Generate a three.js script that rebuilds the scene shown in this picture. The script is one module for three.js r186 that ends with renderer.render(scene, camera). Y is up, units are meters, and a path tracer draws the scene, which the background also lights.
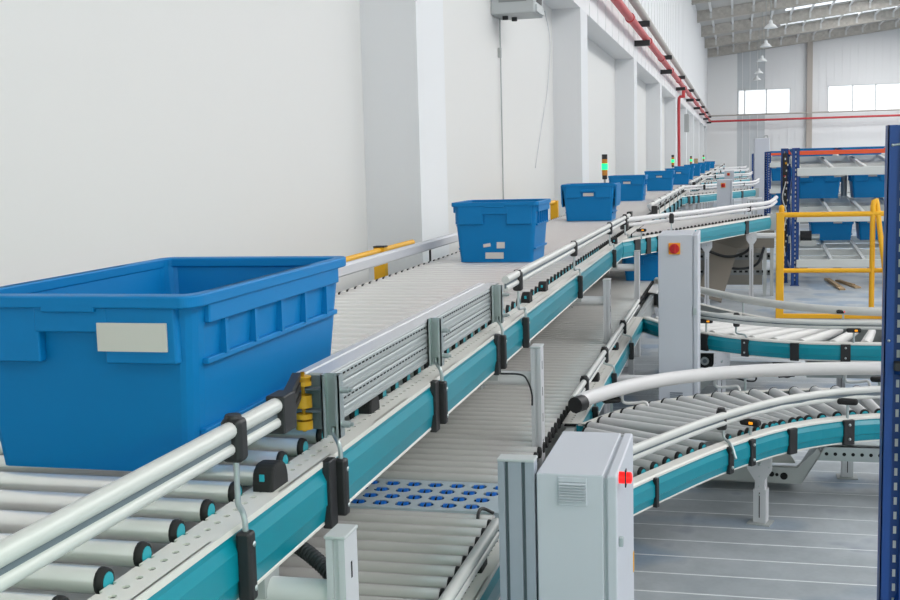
import * as THREE from 'three';
import { mergeGeometries } from 'three/addons/utils/BufferGeometryUtils.js';
import { RoundedBoxGeometry } from 'three/addons/geometries/RoundedBoxGeometry.js';
import { RectAreaLightUniformsLib } from 'three/addons/lights/RectAreaLightUniformsLib.js';

RectAreaLightUniformsLib.init();
const scene = new THREE.Scene();
scene.background = new THREE.Color(0.9, 0.95, 1.0);
const renderer = new THREE.WebGLRenderer({ antialias: true });
renderer.toneMapping = THREE.LinearToneMapping;
renderer.toneMappingExposure = 0.9;
renderer.shadowMap.enabled = true;

// ---------------------------------------------------------------- camera
const EYE = 1.64;                                   // eye height above the floor
const camera = new THREE.PerspectiveCamera(2 * Math.atan(300 / 1150) * 180 / Math.PI, 1.5, 0.05, 400);
const basis = new THREE.Matrix4().set(
  0.97034339, -0.0036846, 0.24170258, 0,
  -0.02560152, 0.99269382, 0.11791328, 0,
  -0.24037112, -0.12060433, 0.96315955, 0,
  0, 0, 0, 1);
camera.quaternion.setFromRotationMatrix(basis);
camera.position.set(0, EYE, 0);
camera.updateMatrixWorld();

// ---------------------------------------------------------------- hall dimensions and roof lights
const BAY = 9.95, Z_PILASTER = -8.9, Z_END = -102, Z_FRONT = 21, X_WALL = -2.91, X_FRONT = -2.45, X_RIGHT = 34.5, X_RIDGE = 16;
const LEDGE = 4.07;                                 // where masonry ends and cladding begins
const EAVE = EYE + 8.33, SLOPE = 0.108, GIRDER = 0.68, GIRDERS = 14, GIRDER_STEP = 8.85, Z_GIRDER = Z_END + .55;
const girderLow = x => EAVE + SLOPE * (x <= X_RIDGE ? x - X_FRONT : 2 * X_RIDGE - x - X_FRONT);
const roofUnder = x => girderLow(x) + GIRDER;
const SKY_COLOR = new THREE.Color(1.0, 0.977, 0.958);
const SKY_LEVEL = 8.0;
function skylightLight(x, z, w, l, tilt) {
  const s = new THREE.RectAreaLight(SKY_COLOR, SKY_LEVEL, w, l);
  s.position.set(x, roofUnder(x) - 0.16, z);
  s.rotation.set(-Math.PI / 2, tilt, 0);
  s.castShadow = true;
  scene.add(s);
}
const SKYLIGHTS = [];
for (let k = 0; k < 13; k++) {
  const z = Z_GIRDER + GIRDER_STEP * (k + (k ? .5 : .72)), L = k ? 5 : 2.6;
  SKYLIGHTS.push([8.8, z, 11.4, L, Math.atan(SLOPE)]);
  SKYLIGHTS.push([21.5, z, 5, L, -Math.atan(SLOPE)]);
}
for (const s of SKYLIGHTS) skylightLight(...s);
// unseen window band added behind the camera to brighten surfaces facing it
const FILL_WINDOWS = [[0.5, 6], [7.5, 13.3], [16, 22], [25, 31]];
for (const [a, b] of FILL_WINDOWS) {
  const w = new THREE.RectAreaLight(SKY_COLOR, 6.2, b - a - .2, 2.9);
  w.position.set((a + b) / 2, EYE + 4.0, Z_FRONT - .08); w.castShadow = true; scene.add(w);   // shines towards -z
}

// ---------------------------------------------------------------- helpers
let seed = 7;
const rnd = () => { seed = (seed * 1664525 + 1013904223) >>> 0; return seed / 4294967296; };
const V = (x, y, z) => new THREE.Vector3(x, y, z);
const names = new Map();
function numbered(n) { const c = names.get(n) || 0; names.set(n, c + 1); return c ? `${n}_${String(c).padStart(3, '0')}` : n; }
function clean(g) {
  let h = g.index ? g.toNonIndexed() : g;
  for (const k of Object.keys(h.attributes)) if (!['position', 'normal', 'uv'].includes(k)) h.deleteAttribute(k);
  if (!h.attributes.uv) h.setAttribute('uv', new THREE.Float32BufferAttribute(new Float32Array(h.attributes.position.count * 2), 2));
  if (!h.attributes.normal) h.computeVertexNormals();
  h.morphAttributes = {};
  return h;
}
const merge = list => { const l = list.flat(9).map(clean); return l.length === 1 ? l[0] : mergeGeometries(l, false); };
function part(name, geo, mat, parent) {
  const g = Array.isArray(geo) ? merge(geo) : geo;
  const m = new THREE.Mesh(g, mat); m.name = parent ? name : numbered(name); m.castShadow = m.receiveShadow = true;
  (parent || scene).add(m); return m;
}
const each = (name, list, mat, parent) => list.map(g => part(name, g, mat, parent));
function thing(name, label, category, pos = [0, 0, 0], group) {
  const o = new THREE.Group(); o.name = numbered(name); o.position.set(...pos); o.userData = { label, category };
  if (group) o.userData.group = group;
  scene.add(o); return o;
}
function tag(o, label, category, group) { Object.assign(o.userData, { label, category }); if (group) o.userData.group = group; return o; }
function struct(name, geo, mat, parent) {
  const m = part(name, geo, mat, parent);
  if (!parent) m.userData.kind = 'structure';
  return m;
}
function structGroup(name) { const o = new THREE.Group(); o.name = numbered(name); o.userData.kind = 'structure'; scene.add(o); return o; }
const box = (x0, x1, y0, y1, z0, z1) => new THREE.BoxGeometry(Math.abs(x1 - x0), Math.abs(y1 - y0), Math.abs(z1 - z0)).translate((x0 + x1) / 2, (y0 + y1) / 2, (z0 + z1) / 2);
const rbox = (x0, x1, y0, y1, z0, z1, r = 0.006, s = 2) => new RoundedBoxGeometry(Math.abs(x1 - x0), Math.abs(y1 - y0), Math.abs(z1 - z0), s, r).translate((x0 + x1) / 2, (y0 + y1) / 2, (z0 + z1) / 2);
function bar(a, b, r0, r1 = r0, seg = 12, open = false) {
  const d = b.clone().sub(a), g = new THREE.CylinderGeometry(r1, r0, d.length(), seg, 1, open);
  g.applyQuaternion(new THREE.Quaternion().setFromUnitVectors(V(0, 1, 0), d.clone().normalize()));
  return g.translate((a.x + b.x) / 2, (a.y + b.y) / 2, (a.z + b.z) / 2);
}
// box-section bar from a to b (w across, h in the "up" sense)
function beam(a, b, w, h, up = V(0, 1, 0)) {
  const d = b.clone().sub(a), L = d.length(), z = d.normalize(), x = up.clone().cross(z).normalize(), y = z.clone().cross(x);
  const g = new THREE.BoxGeometry(w, h, L), m = new THREE.Matrix4().makeBasis(x, y, z).setPosition(a.clone().add(b).multiplyScalar(.5));
  return g.applyMatrix4(m);
}
function tube(pts, r, seg = 10, n, closed = false, tension = 0.5) {
  const c = new THREE.CatmullRomCurve3(pts, closed, 'centripetal', tension);
  const g = new THREE.TubeGeometry(c, n || Math.max(8, pts.length * 6), r, seg, closed);
  const caps = [];
  if (!closed) for (const [t, s] of [[0, -1], [1, 1]]) {
    const p = c.getPoint(t), d = c.getTangent(t).multiplyScalar(s);
    caps.push(new THREE.CircleGeometry(r, seg).applyQuaternion(new THREE.Quaternion().setFromUnitVectors(V(0, 0, 1), d)).translate(p.x, p.y, p.z));
  }
  return merge([g, caps]);
}
function xprism(shapePts, z0, z1, axis = 'z', bevel = 0) {      // polygon in (x, y) drawn out along z, or (z, y) along x
  const s = new THREE.Shape(shapePts.map(p => new THREE.Vector2(...p)));
  const g = new THREE.ExtrudeGeometry(s, { depth: Math.abs(z1 - z0), bevelEnabled: bevel > 0, bevelThickness: bevel, bevelSize: bevel, bevelSegments: 1, steps: 1 });
  if (axis === 'z') return g.translate(0, 0, Math.min(z0, z1));
  return g.rotateY(-Math.PI / 2).translate(Math.max(z0, z1), 0, 0);   // (u, v) -> z = u, y = v
}
// sweep a closed profile [(u out, v up)] along a ground path; out is the side of the path the frame faces
function sweep(profile, path, side) {
  const n = path.length, m = profile.length, P = [];
  for (let i = 0; i < n; i++) {
    const a = path[Math.max(0, i - 1)], b = path[Math.min(n - 1, i + 1)];
    const t = V(b.x - a.x, 0, b.z - a.z).normalize(), o = V(-t.z * side, 0, t.x * side);
    P.push(profile.map(([u, v]) => V(path[i].x + o.x * u, path[i].y + v, path[i].z + o.z * u)));
  }
  const tri = [];
  const quad = (a, b, c, d) => tri.push(a, b, c, a, c, d);
  for (let i = 0; i + 1 < n; i++) for (let j = 0; j < m; j++) {
    const k = (j + 1) % m; quad(P[i][j], P[i + 1][j], P[i + 1][k], P[i][k]);
  }
  const faces = THREE.ShapeUtils.triangulateShape(profile.map(p => new THREE.Vector2(...p)), []);
  for (const e of [0, n - 1]) for (const f of faces) { const q = f.map(i => P[e][i]); if (e) q.reverse(); tri.push(...q); }
  const pos = new Float32Array(tri.length * 3); tri.forEach((p, i) => p.toArray(pos, i * 3));
  const g = new THREE.BufferGeometry(); g.setAttribute('position', new THREE.BufferAttribute(pos, 3));
  let area = 0; for (let j = 0; j < m; j++) { const k = (j + 1) % m; area += profile[j][0] * profile[k][1] - profile[k][0] * profile[j][1]; }
  if ((area > 0) !== (side > 0)) flip(g);
  g.computeVertexNormals(); return g;
}
function flip(g) { const p = g.attributes.position.array; for (let i = 0; i < p.length; i += 9) for (let k = 0; k < 3; k++) { const t = p[i + 3 + k]; p[i + 3 + k] = p[i + 6 + k]; p[i + 6 + k] = t; } return g; }
function smooth(pts, step = 0.07, tension = 0.5) {
  const c = new THREE.CatmullRomCurve3(pts, false, 'centripetal', tension); return c.getSpacedPoints(Math.max(2, Math.round(c.getLength() / step)));
}
const offsetPath = (path, d, dy = 0) => path.map((p, i) => {          // shift sideways on the ground: + is right of travel
  const a = path[Math.max(0, i - 1)], b = path[Math.min(path.length - 1, i + 1)], t = V(b.x - a.x, 0, b.z - a.z).normalize();
  return V(p.x - t.z * d, p.y + dy, p.z + t.x * d);
});

// ---------------------------------------------------------------- textures
function noiseGrid(n, cells, s) {
  const g = new Float32Array(cells * cells); let q = s >>> 0; for (let i = 0; i < g.length; i++) { q = (q * 1664525 + 1013904223) >>> 0; g[i] = q / 4294967296; }
  return (x, y) => {
    const u = x / n * cells, v = y / n * cells, i = Math.floor(u), j = Math.floor(v), a = u - i, b = v - j, e = a * a * (3 - 2 * a), f = b * b * (3 - 2 * b);
    const at = (p, r) => g[(r % cells) * cells + (p % cells)];
    return (at(i, j) * (1 - e) + at(i + 1, j) * e) * (1 - f) + (at(i, j + 1) * (1 - e) + at(i + 1, j + 1) * e) * f;
  };
}
function texture(n, fn, repeat = 1) {
  const d = new Uint8Array(n * n * 4);
  for (let y = 0; y < n; y++) for (let x = 0; x < n; x++) { const c = fn(x, y), i = (y * n + x) * 4; d[i] = c[0]; d[i + 1] = c[1]; d[i + 2] = c[2]; d[i + 3] = 255; }
  const t = new THREE.DataTexture(d, n, n); t.wrapS = t.wrapT = THREE.RepeatWrapping; t.magFilter = THREE.LinearFilter; t.minFilter = THREE.LinearMipmapLinearFilter; t.generateMipmaps = true;
  t.colorSpace = THREE.SRGBColorSpace; t.repeat.set(repeat, repeat); t.needsUpdate = true; return t;
}
const N1 = noiseGrid(1024, 5, 11), N2 = noiseGrid(1024, 17, 23), N3 = noiseGrid(1024, 61, 37), N4 = noiseGrid(1024, 300, 41), N5 = noiseGrid(1024, 9, 51);
const mix = (a, b, t) => a + (b - a) * Math.min(1, Math.max(0, t));
const floorTex = texture(1024, (x, y) => {
  const cloud = N1(x, y) * .45 + N2(x, y) * .3 + N3(x, y) * .17 + N4(x, y) * .08;
  const blue = Math.min(1, Math.max(0, (N5(x, y) * .4 + N2(y, x) * .6 - .5) * 6));
  const b = (cloud - .5) * 70;
  const st = Math.max(0, N3(x, y) * .6 + N2(x, y) * .5 - .74) * 120;
  return [mix(178, 148, blue) + b - st, mix(184, 164, blue) + b - st, mix(189, 182, blue) + b - st * .8];
});
const concreteTex = texture(512, (x, y) => { const b = (N2(x * 2, y * 2) * .5 + N3(x * 2, y * 2) * .3 + N4(x * 2, y * 2) * .2 - .5) * 34; return [208 + b, 203 + b, 195 + b]; });
const woodTex = texture(256, (x, y) => { const b = (N4(x, y * .2) - .5) * 50; return [176 + b, 150 + b, 116 + b]; });

// ---------------------------------------------------------------- materials
const std = (color, roughness = .5, metalness = 0, extra = {}) => new THREE.MeshStandardMaterial({ color, roughness, metalness, ...extra });
const phys = (color, roughness, specularIntensity) => new THREE.MeshPhysicalMaterial({ color, roughness, metalness: 0, specularIntensity });
const M = {
  wall: std('#e3e3e1', .85), cladding: std('#ecedee', .6), claddingWhite: std('#f6f7f7', .6), claddingGrey: std('#cdd2d5', .6), pilaster: std('#e6e8ea', .85),
  floor: std('#ffffff', .55, 0, { map: floorTex }), joint: std('#e3e6e7', .7),
  concrete: std('#ffffff', .9, 0, { map: concreteTex }), column: std('#b9b1a9', .85), roof: std('#c4c2be', .8), purlin: std('#e4e4e2', .6),
  flange: std('#dedcd6', .45), teal: std('#00889a', .28), tealCap: std('#1a9fb0', .45), alu: std('#b4babb', .48, .45), aluWhite: std('#cdced2', .42, .15),
  railTube: std('#cfd0cd', .42, .08), whiteTube: std('#d8d7d8', .45), steel: std('#f0eeeb', .27, .5), zinc: std('#b9c2c3', .42, .85), plate: std('#bccad2', .42, .25),
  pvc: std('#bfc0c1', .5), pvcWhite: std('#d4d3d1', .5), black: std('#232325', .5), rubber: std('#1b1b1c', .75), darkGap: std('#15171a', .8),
  cabinet: std('#c6cad2', .5), postGrey: std('#a6adb8', .42, .35), groove: std('#66717a', .6), yellow: std('#efb21c', .5), wheelYellow: std('#d9a51f', .45),
  tote: phys('#0078b8', .48, .5), wheelBlue: std('#1268c4', .4), label: std('#cfcbc6', .7), labelPrint: std('#b9b5ae', .7),
  rackBlue: std('#0f4288', .45), orange: std('#e8592b', .5), shelf: std('#cfd3d1', .45), shelfBar: std('#d9dcda', .45), shelfDark: std('#8b8f90', .6),
  redPipe: std('#c94448', .45), greyPipe: std('#b5b1aa', .5), bracket: std('#2c2e30', .6), galv: std('#aeb2b2', .5, .3), sheet: std('#b2b3b1', .55), tan: std('#79736a', .7), shadeGrey: std('#8d8a84', .8),
  red: std('#c4161c', .4), yellowPlate: std('#f0a01c', .5), wood: std('#ffffff', .8, 0, { map: woodTex }), lampWhite: std('#eef0f0', .5), cable: std('#2a2d30', .6), greyBox: std('#bcc1c2', .5),
  amber: std('#c9822a', .5), ledRed: std('#ff2020', .4, 0, { emissive: '#ff1010', emissiveIntensity: .8 }), ledAmber: std('#ffb020', .4, 0, { emissive: '#ff9a10', emissiveIntensity: .8 }),
  ledGreen: std('#20ff90', .4, 0, { emissive: '#18f08a', emissiveIntensity: 1.4 }), skylight: std('#ffffff', .6, 0, { emissive: '#f2fbff', emissiveIntensity: 1.0 }),
  daylight: std('#ffffff', .4, 0, { emissive: '#f5faff', emissiveIntensity: .75 }), mullion: std('#dfe3e4', .5),
};

// ================================================================ THE HALL
// floor: slabs .2 m deep with pale filled joints where the joints can be seen, one sheet beyond
function floorUV(g) { const p = g.attributes.position, uv = new Float32Array(p.count * 2); for (let i = 0; i < p.count; i++) { uv[2 * i] = p.getX(i) / 4.2; uv[2 * i + 1] = p.getZ(i) / 4.2; } g.setAttribute('uv', new THREE.BufferAttribute(uv, 2)); return g; }
const floor = structGroup('floor');
part('joint_filler', box(X_WALL - .3, X_RIGHT + .3, -.2, -.0006, Z_END - .3, Z_FRONT + .3), M.joint, floor);
const SLAB = 0.205, SLAB_FROM = -2.44, SLABS = 36;
for (let k = 0; k < SLABS; k++) {
  const z1 = SLAB_FROM - k * SLAB;
  part('floor_strip', floorUV(box(-2.9, 3.2, -.02, 0, z1 - SLAB + .012, z1)), M.floor, floor);
}
const zFar = SLAB_FROM - SLABS * SLAB;
part('concrete_sheet', [floorUV(box(X_WALL, X_RIGHT, -.02, 0, Z_END, zFar)), floorUV(box(X_WALL, X_RIGHT, -.02, 0, SLAB_FROM + .012, Z_FRONT)), floorUV(box(3.207, X_RIGHT, -.02, 0, zFar, SLAB_FROM + .012))], M.floor, floor);

// left wall: recessed masonry, pilasters, cladding above
const wallLeft = structGroup('wall_left');
part('masonry', box(X_WALL - .25, X_WALL, 0, LEDGE, Z_END, Z_FRONT), M.wall, wallLeft);
for (let k = -2; k < 10; k++) { const z = Z_PILASTER - BAY * k; part('pilaster', box(X_WALL - .001, X_FRONT, 0, LEDGE, z - .88, z), M.pilaster, wallLeft); }
part('cladding', box(X_WALL - .25, X_FRONT, LEDGE, EAVE + 1.2, Z_END, Z_FRONT), M.cladding, wallLeft);
const clip = []; for (let z = -20; z > Z_END; z -= 1.24) clip.push(box(X_FRONT, X_FRONT + .01, LEDGE, EAVE + .6, z, z - .05));
part('cladding_rib', clip, M.cladding, wallLeft);
// end wall with two window bands, ribbed panels and a concrete column
const wallBack = structGroup('wall_back');
const W1 = [0.06, 4.35, EYE + 3.46, EYE + 5.56], W2 = [7.33, 13.3, EYE + 3.42, EYE + 5.62];
function wallWithHoles(x0, x1, y0, holes, mat, z0 = Z_END - .25, z1 = Z_END) {
  const top = x => roofUnder(x) + .1, s = new THREE.Shape();
  s.moveTo(x0, y0); s.lineTo(x1, y0); s.lineTo(x1, top(x1)); if (x0 < X_RIDGE && x1 > X_RIDGE) s.lineTo(X_RIDGE, top(X_RIDGE)); s.lineTo(x0, top(x0)); s.closePath();
  for (const [a, b, c, d] of holes) { const h = new THREE.Path(); h.moveTo(a, c); h.lineTo(a, d); h.lineTo(b, d); h.lineTo(b, c); h.closePath(); s.holes.push(h); }
  return new THREE.ExtrudeGeometry(s, { depth: z1 - z0, bevelEnabled: false }).translate(0, 0, z0);
}
part('white_panel', wallWithHoles(X_FRONT - .3, 0, 0, []), M.claddingWhite, wallBack);
part('grey_panel', wallWithHoles(0, 2.3, 0, [[.06, 2.3 - .001, W1[2], W1[3]]]), M.claddingGrey, wallBack);
part('wall_sheet', wallWithHoles(2.3, X_RIGHT, 0, [[2.301, W1[1], W1[2], W1[3]], W2, [16, 22, W2[2], W2[3]], [25, 31, W2[2], W2[3]]]), M.cladding, wallBack);
for (let x = 0.4; x < 22; x += .62) {
  const cut = [W1, W2].find(w => x > w[0] - .06 && x < w[1] + .06), t = roofUnder(x);
  part('panel_rib', cut ? [box(x, x + .05, 0, cut[2], Z_END, Z_END + .04), box(x, x + .05, cut[3], t, Z_END, Z_END + .04)] : box(x, x + .05, 0, t, Z_END, Z_END + .04), M.cladding, wallBack);
}
for (const x of [5.85, 15.7]) part('concrete_column', box(x - .22, x + .22, 0, girderLow(x), Z_END + .04, Z_END + .45), M.column, wallBack);
// other walls and roof close the hall
struct('wall_right', box(X_RIGHT, X_RIGHT + .25, 0, EAVE + 1.2, Z_END, Z_FRONT), M.cladding);
struct('wall_front', wallWithHoles(X_FRONT - .3, X_RIGHT, 0, FILL_WINDOWS.map(([a, b]) => [a, b, EYE + 2.5, EYE + 5.5]), M.cladding, Z_FRONT, Z_FRONT + .25), M.cladding);
function windowUnit(n, w, posts) {
  const g = structGroup(`window_${n}`), z = Z_END - .1;
  part('window_frame', [box(w[0], w[1], w[2], w[2] + .07, z, Z_END + .03), box(w[0], w[1], w[3] - .07, w[3], z, Z_END + .03), box(w[0], w[0] + .07, w[2], w[3], z, Z_END + .03), box(w[1] - .07, w[1], w[2], w[3], z, Z_END + .03)], M.mullion, g);
  const xs = [w[0], ...posts, w[1]];
  for (let i = 0; i + 1 < xs.length; i++) part('window_pane', box(xs[i] + .05, xs[i + 1] - .05, w[2] + .06, w[3] - .06, z + .02, z + .04), M.daylight, g);
  for (const p of posts) part('mullion', box(p - .05, p + .05, w[2], w[3], z, Z_END + .03), M.mullion, g);
}
FILL_WINDOWS.forEach(([a, b], i) => {
  const g = structGroup(`window_${i + 5}`), y0 = EYE + 2.5, y1 = EYE + 5.5, m = (a + b) / 2;  // unseen windows, added to go with the fill lights behind the camera
  part('window_frame', [box(a, b, y0, y0 + .07, Z_FRONT, Z_FRONT + .2), box(a, b, y1 - .07, y1, Z_FRONT, Z_FRONT + .2), box(a, a + .07, y0, y1, Z_FRONT, Z_FRONT + .2), box(b - .07, b, y0, y1, Z_FRONT, Z_FRONT + .2)], M.mullion, g);
  part('mullion', box(m - .05, m + .05, y0, y1, Z_FRONT, Z_FRONT + .2), M.mullion, g);
  for (const [p, q] of [[a + .05, m - .04], [m + .04, b - .05]]) part('window_pane', box(p, q, y0 + .05, y1 - .05, Z_FRONT + .08, Z_FRONT + .1), M.daylight, g);
});
windowUnit(1, W1, [.62, 2.4]);
windowUnit(2, W2, [9.3, 11.1]);
windowUnit(3, [16, 22, W2[2], W2[3]], [18, 20]);
windowUnit(4, [25, 31, W2[2], W2[3]], [27, 29]);
// roof: sheets with skylights set in, girders on every bay line, purlins along the hall
const ceiling = structGroup('ceiling');
for (const [x0, x1] of [[X_FRONT - .3, X_RIDGE], [X_RIDGE, X_RIGHT + .3]]) {
  const pts = [[x0, roofUnder(x0)], [x1, roofUnder(x1)], [x1, roofUnder(x1) + .2], [x0, roofUnder(x0) + .2]];
  part('roof_sheet', xprism(pts, Z_END - .3, Z_FRONT + .3), M.roof, ceiling);
}
for (const [x, z, w, l] of SKYLIGHTS) {
  const a = x - w / 2, b = x + w / 2;
  part('skylight', xprism([[a, roofUnder(a) - .06], [b, roofUnder(b) - .06], [b, roofUnder(b) - .01], [a, roofUnder(a) - .01]], z - l / 2, z + l / 2), M.skylight, ceiling);
}
const flat = (g, s) => { const p = g.attributes.position, uv = new Float32Array(p.count * 2); for (let i = 0; i < p.count; i++) { uv[2 * i] = (p.getX(i) + p.getZ(i)) / s; uv[2 * i + 1] = p.getY(i) / s; } g.setAttribute('uv', new THREE.BufferAttribute(uv, 2)); return g; };
for (let k = 0; k < GIRDERS; k++) {
  const z = Z_GIRDER + GIRDER_STEP * k;
  const pts = [[X_FRONT, girderLow(X_FRONT)], [X_RIDGE, girderLow(X_RIDGE)], [X_RIGHT, girderLow(X_RIGHT)], [X_RIGHT, roofUnder(X_RIGHT)], [X_RIDGE, roofUnder(X_RIDGE)], [X_FRONT, roofUnder(X_FRONT)]];
  const girder = part('girder', flat(xprism(pts, z - .15, z + .15), 3), M.concrete, ceiling);
  if (z < -30) for (let x = -1.6; x < 14; x += 1.28) part('stiffener', box(x - .07, x + .07, girderLow(x) + .1, roofUnder(x), z + .15, z + .2), M.purlin, girder);
  part('girder_flange', flat(xprism(pts.slice(0, 3).concat([[X_RIGHT, girderLow(X_RIGHT) + .06], [X_RIDGE, girderLow(X_RIDGE) + .06], [X_FRONT, girderLow(X_FRONT) + .06]]), z - .24, z + .24), 3), M.concrete, ceiling);
}
for (let x = -1.6; x < 16; x += 1.28) part('purlin', beam(V(x, roofUnder(x) - .13, Z_END), V(x, roofUnder(x) - .13, Z_FRONT), .14, .12), M.purlin, ceiling);

// ================================================================ CONVEYORS
const YU = .94, YL = .45;                                    // frame tops of the upper and lower levels
const HOLE = .0445;
const PROFILE_FACE = [[.0, -.012], [.0, -.026], [.010, -.048], [.010, -.106], [.007, -.109], [.001, -.146], [-.016, -.146], [-.016, -.012]];
const PROFILE_TOP = [[-.08, -.004], [-.08, 0], [-.004, 0], [.002, -.005], [.002, -.013], [-.008, -.013], [-.008, -.004]];
const PROFILE_SLIM = PROFILE_TOP.map(([u, v]) => [u < -.05 ? -.05 : u, v]);
const PROFILE_LIP = [[-.012, -.146], [-.002, -.146], [.001, -.150], [.001, -.155], [-.06, -.155], [-.06, -.150], [-.012, -.150]];
const PROFILE_WEB = [[-.022, -.012], [-.018, -.012], [-.018, -.148], [-.022, -.148]];
const shallow = p => p.map(([u, v]) => [u, v < -.02 ? v * .76 : v]), FACE_LOW = shallow(PROFILE_FACE), LIP_LOW = shallow(PROFILE_LIP);
function frameParts(root, path, side, top = PROFILE_TOP, face = PROFILE_FACE, lip = PROFILE_LIP) {
  part('side_panel', sweep(face, path, side), M.teal, root);
  part('top_flange', sweep(top, path, side), M.flange, root);
  part('inner_web', sweep(face === PROFILE_FACE ? PROFILE_WEB : shallow(PROFILE_WEB), path, side), M.galv, root);
  part('bottom_lip', sweep(lip, path, side), M.flange, root);
}
// top flange with punched holes for the near stretch
function punchedFlange(root, xOut, dir, y, z0, z1) {
  const s = new THREE.Shape(), a = 0, b = .076;
  const L = Math.abs(z1 - z0), n = Math.floor(L / HOLE);
  s.moveTo(0, a); s.lineTo(L, a); s.lineTo(L, b);
  for (let k = n - 1; k >= 0; k--) {                          // open notches along the inner edge
    const c = (k + .5) * HOLE + .012;
    if (k % 3 === 1) continue;
    s.lineTo(c + .006, b); s.lineTo(c + .006, b - .008); s.lineTo(c - .006, b - .008); s.lineTo(c - .006, b);
  }
  s.lineTo(0, b); s.closePath();
  for (let k = 0; k < n; k++) { const h = new THREE.Path(); h.absellipse((k + .5) * HOLE, .041, .0085, .0075, 0, Math.PI * 2); s.holes.push(h); }
  const g = new THREE.ExtrudeGeometry(s, { depth: .004, bevelEnabled: false, curveSegments: 4 });
  // shape (u along -z, v inwards) laid flat
  const m = new THREE.Matrix4().makeBasis(V(0, 0, -1), V(-dir, 0, 0), V(0, 1, 0));
  g.applyMatrix4(m); if (m.determinant() < 0) flip(clean(g));
  const gg = clean(g); if (m.determinant() < 0) { flip(gg); gg.computeVertexNormals(); }
  gg.translate(xOut - dir * .004, y - .004, Math.max(z0, z1));
  part('top_flange', gg, M.flange, root);
  part('shade_strip', box(xOut - dir * .072, xOut - dir * .02, y - .016, y - .011, z0, z1), M.darkGap, root);  // dark strip added below the flange so the holes look shaded
  part('flange_edge', box(xOut - dir * .008, xOut + dir * .002, y - .013, y, z0, z1), M.flange, root);
}
// a roller lying along x, centred, with dark bearing rings; caps are a sub-part on the nearest ones
function rollerGeo(len, r, r2 = r) {
  const L = len / 2;
  const body = clean(new THREE.CylinderGeometry(r2, r, len - .028, 16, 1, true).rotateZ(-Math.PI / 2));
  const rings = [];
  for (const s of [-1, 1]) { const q = s > 0 ? r2 : r; rings.push(new THREE.LatheGeometry([[0, 0], [q * 1.04, 0], [q * 1.04, .006], [q * .92, .014], [q * .7, .014], [q * .68, .008], [0, .008]].map(p => new THREE.Vector2(...p)), 14).rotateZ(s > 0 ? -Math.PI / 2 : Math.PI / 2).translate(s * (L - .014), 0, 0)); }
  const rg = merge(rings), g = mergeGeometries([body, rg], true);
  return g;
}
const capGeo = (len, r) => [-1, 1].map(s => clean(new THREE.CylinderGeometry(r * .7, r * .7, .014, 14).rotateZ(Math.PI / 2).translate(s * (len / 2 - .006), 0, 0)));
function guardBracket(root, x, y, z, dir, opts = {}) {                     // black clip on the frame face holding a bent steel rod
  const b = part('rail_bracket', rbox(x + dir * .006, x + dir * .038, y - (y > .6 ? .15 : .12), y - .008, z - .016, z + .016, .008), M.black, root), zr = opts.z ?? z;
  if (opts.plate) part('joint_cover', rbox(x - dir * .004, x + dir * .019, y - .165, y + .001, z + .022, z + .07, .004), M.black, root);
  each('bolt', [-.035, y > .6 ? -.125 : -.095].map(v => new THREE.SphereGeometry(.0065, 8, 6).scale(.7, 1, 1).translate(x + dir * .037, y + v, z - .004)), M.zinc, b);
  part('rod', tube([V(x + dir * .022, y - .03, z), V(x + dir * .022, y + .012, z), V(x + dir * .018, y + .03, z), V(opts.rx, y + .05, zr), V(opts.rx, y + .065, zr), V(opts.rx, opts.top, zr)], .0062, 8, 30), M.zinc, b);
  return b;
}
function railClamp(root, x, y, z, dir = 1) {
  return part('rail_clamp', [rbox(x - .021, x + .023, y - .06, y + .028, z - .021, z + .021, .012), new THREE.CylinderGeometry(.015, .018, .008, 12).translate(x, y + .03, z)], M.black, root);
}
function doubleRail(root, pathTop, r1 = .0165, r2 = .012, drop = .037) {
  const t = part('guide_rail', tube(pathTop, r1, 14, Math.max(2, pathTop.length * 2)), M.railTube, root);
  part('lower_tube', tube(pathTop.map(p => V(p.x, p.y - drop, p.z)), r2, 10, Math.max(2, pathTop.length * 2)), M.railTube, t);
  part('web_strip', sweep([[-.004, -drop], [.004, -drop], [.004, 0], [-.004, 0]], pathTop, 1), M.groove, t);
  return t;
}
function sensorEye(root, x, y, z, turn = 0, led = M.tealCap, scale = 1) {   // domed photo sensor sitting on the flange
  const s = new THREE.Shape(); s.moveTo(-.042, 0); s.lineTo(.042, 0); s.bezierCurveTo(.044, .03, .03, .048, .008, .05); s.lineTo(-.012, .05); s.bezierCurveTo(-.03, .05, -.043, .03, -.042, 0);
  const g = new THREE.ExtrudeGeometry(s, { depth: .036, bevelEnabled: true, bevelSize: .006, bevelThickness: .006, bevelSegments: 2, curveSegments: 6 }).translate(0, 0, -.018).rotateY(Math.PI / 2 + turn).scale(scale, scale, scale).translate(x, y, z);
  const o = part('photo_sensor', g, M.rubber, root);
  part('sensor_lens', new RoundedBoxGeometry(.012, .016, .004, 1, .0015).translate(0, .03, .047).rotateY(turn).scale(scale, scale, scale).translate(x, y, z), led, o);
  return o;
}
function stalkSensor(root, x, y, z, led, h = .05, turn = 0) {              // flat sensor head on a short rod, lamp towards the camera
  const o = part('photo_sensor', [rbox(-.045, .045, 0, .028, -.02, .02, .012, 3).rotateY(turn).translate(x, y + h, z)], M.rubber, root);
  part('stalk', bar(V(x, y - .01, z), V(x, y + h + .004, z), .0065, .0065, 8), M.zinc, o);
  if (led) part('indicator', new RoundedBoxGeometry(.018, .011, .006, 1, .002).translate(.012, .015, .021).rotateY(turn).translate(x, y + h, z), led, o);
  return o;
}
const straight = (x, y, z0, z1) => [V(x, y, z0), V(x, y, (z0 + z1) / 2), V(x, y, z1)];

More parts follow.
